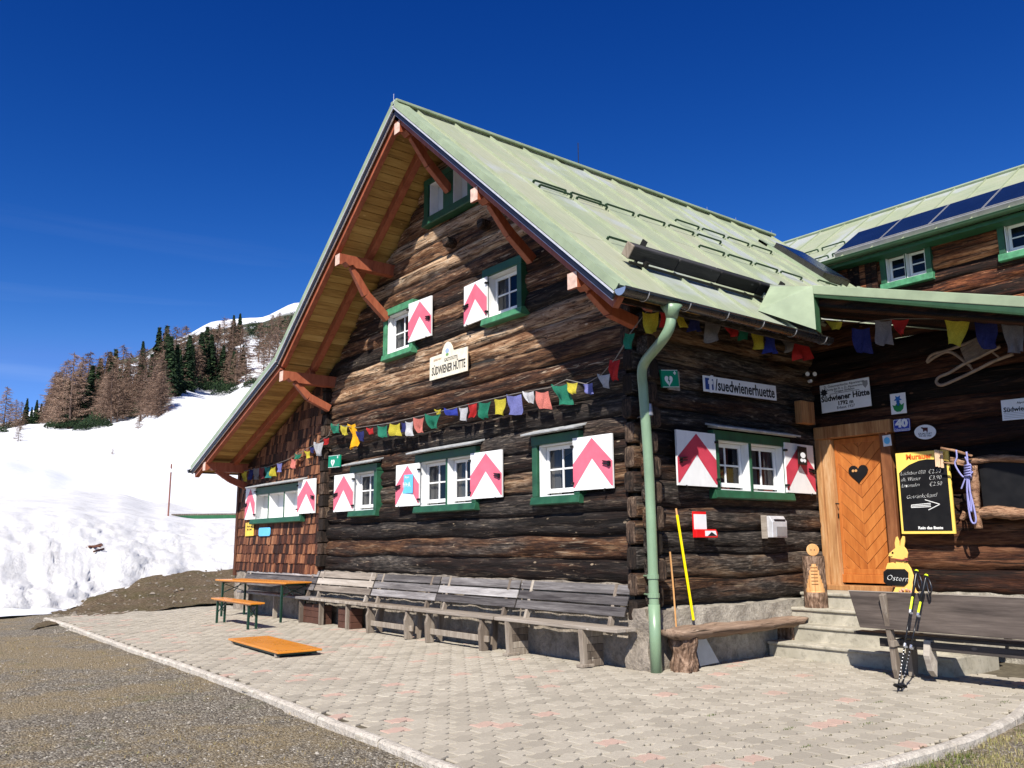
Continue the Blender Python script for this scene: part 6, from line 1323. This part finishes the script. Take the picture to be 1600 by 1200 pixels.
HT={-900:[(42,850),(60,790),(90,770),(130,735),(170,705),(220,690),(300,690),(430,700)],-150:[(42,842),(60,775),(80,740),(110,712),(150,690),(190,676),(260,672),(400,690)],0:[(42,844),(58,772),(80,738),(112,708),(150,690),(185,676),(240,664),(400,670)],60:[(42,850),(60,775),(85,742),(115,712),(150,685),(185,668),(240,655),(400,640)],120:[(42,856),(62,785),(88,750),(118,715),(150,680),(180,664),(230,640),(400,600)],200:[(42,862),(62,795),(90,755),(120,705),(150,664),(180,640),(240,600),(420,560)],270:[(42,865),(62,798),(90,755),(120,690),(145,620),(175,596),(240,565),(420,530)],340:[(42,865),(62,800),(90,760),(120,690),(145,635),(170,612),(240,540),(420,502)],400:[(42,865),(62,800),(90,765),(120,695),(150,625),(180,580),(260,520),(420,498)],470:[(42,865),(62,800),(90,770),(125,690),(160,620),(200,560),(280,505),(420,472)],620:[(42,865),(62,800),(95,770),(130,700),(170,610),(220,540),(300,480),(430,430)],1100:[(42,870),(62,805),(95,770),(130,700),(170,600),(220,500),(300,420),(430,340)]}
def snowhill():
    t=NT('snowy_hill'); v=t.co(); a=t.noise(v,.02,6,.6); b=t.noise(v,.25,5,.65); 
    k=t.ramp(a,[(.3,(.54,.565,.61)),(.6,(.66,.67,.69))])
    sx=t.n('ShaderNodeSeparateXYZ'); t.l(t.tc.outputs['Object'],sx.inputs[0])
    sp=t.ramp(t.vor(v,.22),[(0,(1,1,1)),(.05,(1,1,1)),(.09,(0,0,0))]); k=t.mix(t.math('MULTIPLY',sp,.35),k,(.16,.12,.09))
    # bare brown-green ground high on the right part of the slope
    hz=t.n('ShaderNodeMapRange'); hz.inputs[1].default_value=56; hz.inputs[2].default_value=66; t.l(sx.outputs[2],hz.inputs[0]); hq=t.n('ShaderNodeMapRange'); hq.inputs[1].default_value=99; hq.inputs[2].default_value=91; t.l(sx.outputs[2],hq.inputs[0])
    bp=t.math('MULTIPLY',t.math('MULTIPLY',hz.outputs[0],hq.outputs[0]),t.ramp(t.math('ADD',t.noise(t.co((.02,.02,.03),(3,1,2)),1,5,.6),0),[(.38,(0,0,0)),(.44,(1,1,1))])); k=t.mix(bp,k,t.ramp(t.noise(v,.5,5,.7),[(.35,(.02,.03,.012)),(.6,(.07,.065,.03))]))
    t.bump(b,.35,.6); return t.fin(k,.6,0,.25)
M_hill=snowhill()
polar('snowy_hill',HT,rg(-900,1100,10),60,M_hill,.9,.045,.25)
# crest behind, the bright snow ridge seen beside the roof
def hillpt(px_,py_,lo=.18):
    P=cols(HT,px_); best=None
    for i in range(0,201):
        u=lo+(1-lo)*i/200; d,q=spline1(P,u)
        if q<=py_: return azd(px_,d,None,q),d
    d,q=spline1(P,.93); return azd(px_,d,None,q),d
# ---------------- trees ----------------
def twm(name,st,tr_=.2):
    t=NT(name); k=t.ramp(t.rnd(),st); m=t.fin(k,.85,0,.15); return m
M_larch=twm('bare_larch_twig',[(0,(.085,.05,.036)),(.4,(.16,.10,.072)),(.75,(.24,.16,.115)),(1,(.33,.24,.18))])
M_trunk=plain('larch_trunk',(.13,.085,.065),.9,0,.3,6,.4)
M_spruce=twm('spruce_needle',[(0,(.006,.014,.007)),(.5,(.014,.03,.013)),(.85,(.03,.055,.02)),(1,(.06,.09,.035))])
def larch(rnd,dens=1.0):
    """unit larch, height 1"""
    tk=MB(); lean=rnd.uniform(-.02,.02); tk.tube([(lean*i/6,0,i/6) for i in range(7)],[.016*(1-i/6.4)+.001 for i in range(7)],6)
    mb=MB(); z=.10
    while z<.985:
        L=.26*(1-z)**.72*(.5+.5*min(1,(z+.05)/.22))+.012; nb=rnd.randint(4,6)
        for k in range(nb):
            a=rnd.random()*6.3; l=L*rnd.uniform(.6,1.25); d=Vector((math.cos(a),math.sin(a),0)); el=rnd.uniform(-.05,.35)
            p0=Vector((lean*z,0,z)); pe=p0+d*l+Vector((0,0,l*el*.6-.02)); pm=(p0+pe)/2+Vector((0,0,-.008)); c=rnd.random()
            s=d.cross(Vector((0,0,1))); w=.0024
            mb.add([p0-s*w,p0+s*w,pm+s*w*.8,pm-s*w*.8],[(0,1,2,3)],0,c*.4); mb.add([pm-s*w*.8,pm+s*w*.8,pe],[(0,1,2)],0,c*.5)
            for q in range(int(11*dens*l/.14)+3):
                t=rnd.uniform(.15,1.05); p=p0.lerp(pm,t*2) if t<.5 else pm.lerp(pe,(t-.5)*2); 
                tl=rnd.uniform(.018,.05); v=Vector((rnd.gauss(0,.7),rnd.gauss(0,.7),rnd.uniform(-1.1,.3))).normalized()*tl+d*tl*.5; ww=v.cross(Vector((rnd.random(),rnd.random(),.3))).normalized()*rnd.uniform(.0016,.0032)
                mb.add([p-ww,p+ww,p+v],[(0,1,2)],0,min(1,max(0,rnd.gauss(.5,.28))))
        z+=rnd.uniform(.018,.032)
    return tk,mb
def spruce(rnd):
    tk=MB(); tk.tube([(0,0,i/5) for i in range(6)],[.02*(1-i/5.4)+.001 for i in range(6)],6)
    mb=MB(); z=.04; wd=rnd.uniform(.15,.21)
    while z<.99:
        L=wd*(1-z)**.8*rnd.uniform(.8,1.15)+.008; nb=int(7+6*(1-z))
        for k in range(nb):
            a=rnd.random()*6.3; l=L*rnd.uniform(.65,1.2); d=Vector((math.cos(a),math.sin(a),0)); s=d.cross(Vector((0,0,1))); p0=Vector((0,0,z)); c=min(1,max(0,rnd.gauss(.45,.25)))
            for q in range(7):
                t0=q/7;t1=(q+1.3)/7; A=p0+d*l*t0+Vector((0,0,-l*.35*t0*t0)); B=p0+d*l*t1+Vector((0,0,-l*.35*t1*t1-.012)); w=(.012+.022*(1-abs(t0-.4)))*rnd.uniform(.6,1.4); off=s*rnd.uniform(-.014,.014)
                mb.add([A-s*w+off,A+s*w+off+Vector((0,0,-.012)),B+off],[(0,1,2)],0,min(1,max(0,c+rnd.gauss(0,.12))))
                mb.add([A+off,A+off+Vector((0,0,-.03-rnd.random()*.02)),B+off+s*rnd.uniform(-.02,.02)],[(0,1,2)],0,min(1,max(0,c-.2)))
        z+=rnd.uniform(.014,.024)
    return tk,mb
rnd=random.Random(77)
def protos(fn,name,mat,n,cat):
    out=[]
    for i in range(n):
        tk,mb=fn(rnd); r_=empty(name,(0,0,0),'x',cat); t=tk.build('trunk',M_trunk,r_,local=True); c=mb.build('crown',mat,r_,local=True); out.append([r_,t,c,False])
    return out
PL=protos(lambda r:larch(r,2.0),'larch_tree',M_larch,4,'tree'); PS=protos(spruce,'spruce_tree',M_spruce,3,'tree')
placed=[]
def place(P,px_,by_,ty_,kind,width=1.0,lo=.18):
    b,d=hillpt(px_,by_,lo); h=(by_-ty_)/FPX*d*1.04
    pr=P[rnd.randrange(len(P))]
    if not pr[3]: r_,t,c=pr[0],pr[1],pr[2]; pr[3]=True
    else:
        r_=pr[0].copy(); col.objects.link(r_)
        for ch in (pr[1],pr[2]): c=ch.copy(); col.objects.link(c); c.parent=r_
    r_.location=b-Vector((0,0,.25)); r_.scale=(h*width,h*width,h); r_.rotation_euler=(rnd.gauss(0,.02),rnd.gauss(0,.02),rnd.random()*6.3); placed.append((px_,kind,r_,h)); return r_
LAR=[(5,672,612),(24,668,628),(31,672,632),(80,664,600),(93,666,572),(108,668,562),(122,662,566),(137,657,578),(100,667,598),(86,667,622),(148,652,566),(160,650,556),(169,646,560),(150,655,595),(175,650,580),(186,642,546),(197,648,556),(176,640,566),(208,646,552),(222,644,548),(236,642,560),(246,640,558),(215,648,590),(232,646,588),(202,645,600),(258,604,516),(272,602,512),(284,600,512),(296,603,522),(306,606,540),(288,606,555),(302,604,572),(326,598,512),(337,600,508),(350,594,498),(361,598,502),(372,592,508),(342,602,538),(357,604,548),(368,604,552),(383,562,518),(330,570,512),(404,566,502),(420,560,490),(434,548,486),(428,585,520),(447,540,494),(412,590,535),(130,655,558),(117,664,575),(72,662,640),(66,664,640),(14,668,634),(193,646,570),(240,600,540),(252,618,548),(264,610,560)]
SPR=[(39,662,626),(55,664,628),(62,662,632),(73,654,615),(48,664,638),(164,640,556),(174,636,551),(152,640,566),(222,590,535),(246,600,514),(253,602,511),(257,606,525),(240,604,548),(271,615,540),(280,612,546),(268,618,556),(318,600,513),(315,604,540),(342,530,505),(364,540,492),(373,535,489),(243,640,588),(250,638,600),(323,606,560),(345,520,512),(95,664,600),(142,656,590),(208,646,590),(230,640,575),(296,604,540),(332,602,548),(356,602,545),(118,664,606),(184,648,580),(378,590,540),(133,664,578),(150,655,580),(168,648,570),(192,646,566),(214,648,572),(237,640,556),(261,620,530),(289,608,526),(309,604,520),(328,604,524),(345,606,540),(364,604,548),(88,666,615),(104,666,600)]
for a in LAR: place(PL,*a,'larch',1.12)
for a in SPR: place(PS,*a,'spruce',1.0)
for i in range(44):
    t=rnd.random(); px_=84+t*300; 
    by_=(664-(px_-84)*.04) if px_<250 else 606; place(PL,px_,by_-rnd.uniform(0,14),by_-rnd.uniform(50,82),'larch',1.15)
ordn=['first','second','third','fourth','fifth','sixth','seventh','eighth','ninth','tenth']
def ordw(n): return ordn[n] if n<10 else f'{n+1}th' if (n+1)%100 in (11,12,13) or (n+1)%10 not in (1,2,3) else f'{n+1}'+{1:'st',2:'nd',3:'rd'}[(n+1)%10]
for kind,desc,grp in (('larch','bare brown larch','bare larches on the snowy slope'),('spruce','dark green spruce','dark spruces on the snowy slope')):
    L=sorted([p for p in placed if p[1]==kind],key=lambda p:p[0])
    for i,p in enumerate(L): p[2]['label']=f'{desc} on the snowy slope, {ordw(i)} {kind} from the left'; p[2]['group']=grp
# stones on the earth bank
mb=MB(); R2=random.Random(9)
for i in range(420):
    px_=R2.uniform(60,400); P=cols(EB,px_); d,q=spline1(P,R2.uniform(.1,.95)); p=azd(px_,d,None,q); rock(mb,(p.x,p.y,p.z),R2.uniform(.02,.06)*(2 if R2.random()<.05 else 1),R2,R2.random()*.8)
tag(mb.build('bank_stones',M_peb,None),'grey stones strewn over the brown earth bank','stones',kind='stuff')
# dwarf pines
def pine(rnd):
    mb=MB()
    for i in range(950):
        a=rnd.random()*6.3; r_=rnd.random()**.5*.5; hh=.36*(1-(r_*2)**2)*rnd.uniform(.3,1.15)*(1+.5*mnoise.noise(Vector((math.cos(a)*2,math.sin(a)*2,r_*5)))); p=Vector((r_*math.cos(a),r_*math.sin(a),max(0,hh)))
        v=Vector((rnd.gauss(0,.5),rnd.gauss(0,.5),rnd.uniform(.2,1))).normalized()*rnd.uniform(.04,.09); w=v.cross(Vector((rnd.random(),rnd.random(),.2))).normalized()*rnd.uniform(.01,.022)
        mb.add([p-w,p+w,p+v],[(0,1,2)],0,min(1,max(0,rnd.gauss(.45,.28))))
    return mb
DPm=[pine(rnd).build('dwarf_pine',M_spruce,None) for _ in range(3)]
DP=[(130,672,26),(270,604,34),(140,668,30),(92,667,34),(106,668,40),(120,668,30),(152,666,46),(160,667,30),(184,650,24),(201,648,18),(243,636,26),(250,630,18),(232,642,14),(292,606,40),(306,608,46),(322,610,44),(338,613,44),(350,617,36),(360,612,34),(282,604,30),(394,601,24),(402,596,20),(386,605,16),(8,672,26),(2,676,20),(22,668,20),(40,664,26),(56,662,28),(68,660,20),(410,522,34),(424,526,40),(440,520,44),(456,512,40),(430,538,40),(415,545,24),(452,532,36),(395,528,26),(466,505,30),(404,548,16),(436,562,20),(178,637,14),(112,660,20),(218,646,20),(400,515,30)]
used=[False]*3; dpl=[]
for (px_,by_,w) in DP:
    b,d=hillpt(px_,by_); k=rnd.randrange(3); o=DPm[k]
    if used[k]: o=DPm[k].copy(); col.objects.link(o)
    used[k]=True; s=w/FPX*d*1.1; o.location=b-Vector((0,0,.2)); o.scale=(s,s,s*1.05); o.rotation_euler=(0,0,rnd.random()*6.3); dpl.append((px_,o))
for i,(q,o) in enumerate(sorted(dpl,key=lambda t:t[0])): tag(o,f'low dark dwarf pine on the snowy slope, {ordw(i)} from the left','shrub','dwarf pines on the snowy slope')
# saplings on the open snow
for i,(px_,by_,ty_,lb) in enumerate(((217,671,648,'small bare larch sapling alone on the snow below the forest edge'),(28,690,668,'tiny bare sapling on the snow at the far left'),(176,710,701,'dark seedling poking out of the middle of the snow slope'),(255,690,685,'tiny dark seedling on the snow slope left of the hut'))):
    b,d=hillpt(px_,by_); h=(by_-ty_)/FPX*d*1.1; r_=PL[i%4][0].copy(); col.objects.link(r_); r_.name='larch_sapling'
    for ch in (PL[i%4][1],PL[i%4][2]): c=ch.copy(); col.objects.link(c); c.parent=r_
    r_.location=b-Vector((0,0,.1)); r_.scale=(h*1.3,h*1.3,h); tag(r_,lb,'sapling'); 
    if 'group' in r_: del r_['group']
# snow pole, buried shed, debris on the bank
pz=azd(262,43,None,818); sp=empty('snow_pole',tuple(pz),'tall red and white snow marker pole sticking out of the snow bank','marker pole')
ptop=azd(268,43,None,725); mb=MB()
for i in range(7): a=pz.lerp(ptop,i/7);b=pz.lerp(ptop,(i+1)/7); mb.tube([a,b],.038,8,0 if i in(0,2,3,5) else (1 if i==6 else 0)); 
mb.build('pole',[M_snowpole,M_snowpole],sp); 
a=pz.lerp(ptop,.86); mb=MB(); mb.tube([a,pz.lerp(ptop,.92)],.042,8); mb.build('white_band',M_signw,sp)
sh_=empty('shed_roof',tuple(azd(320,47,None,812)),'green shed with a brown roof edge, almost buried behind the snow bank','shed')
A=azd(273,45,None,806); B=azd(440,48,None,804); mb=MB(); dd=(B-A).normalized(); 
up=Vector((0,0,1)); bk=Vector((-dd.y,dd.x,0)); bk=bk if bk.dot(A-CAM)>0 else -bk
M_shedg=plain('shed_green',(.10,.36,.14),.6,0,.15,4,.1); 
mb.beam(A-up*.12,B-up*.12,.12,.26,up); mb.build('shed_wall',M_shedg,sh_)
mb=MB(); mb.beam(A-dd*.2+up*.05-bk*.10,B+up*.05-bk*.10,.10,.08,up); mb.beam(A+bk*1.0-up*.35,B+bk*1.0-up*.35,2.0,.06,up); mb.build('shed_roof_edge',M_leg,sh_)
mb=MB(); p=azd(137,29.6,None,857); R_=random.Random(2)
for i in range(9): q=p+Vector((R_.uniform(-.25,.25),R_.uniform(-.3,.3),R_.uniform(-.06,.10))); v=Vector((R_.uniform(-.35,.35),R_.uniform(-.4,.4),R_.uniform(-.06,.1))); mb.beam(q-v*.7,q+v*.7,.035,.05)
tag(mb.build('broken_branch',plain('reddish_branch',(.10,.035,.02),.8,0,.3,8),None,origin=tuple(p)),'reddish brown broken wood half buried in the snow bank','branch')
bpy.context.view_layer.update()
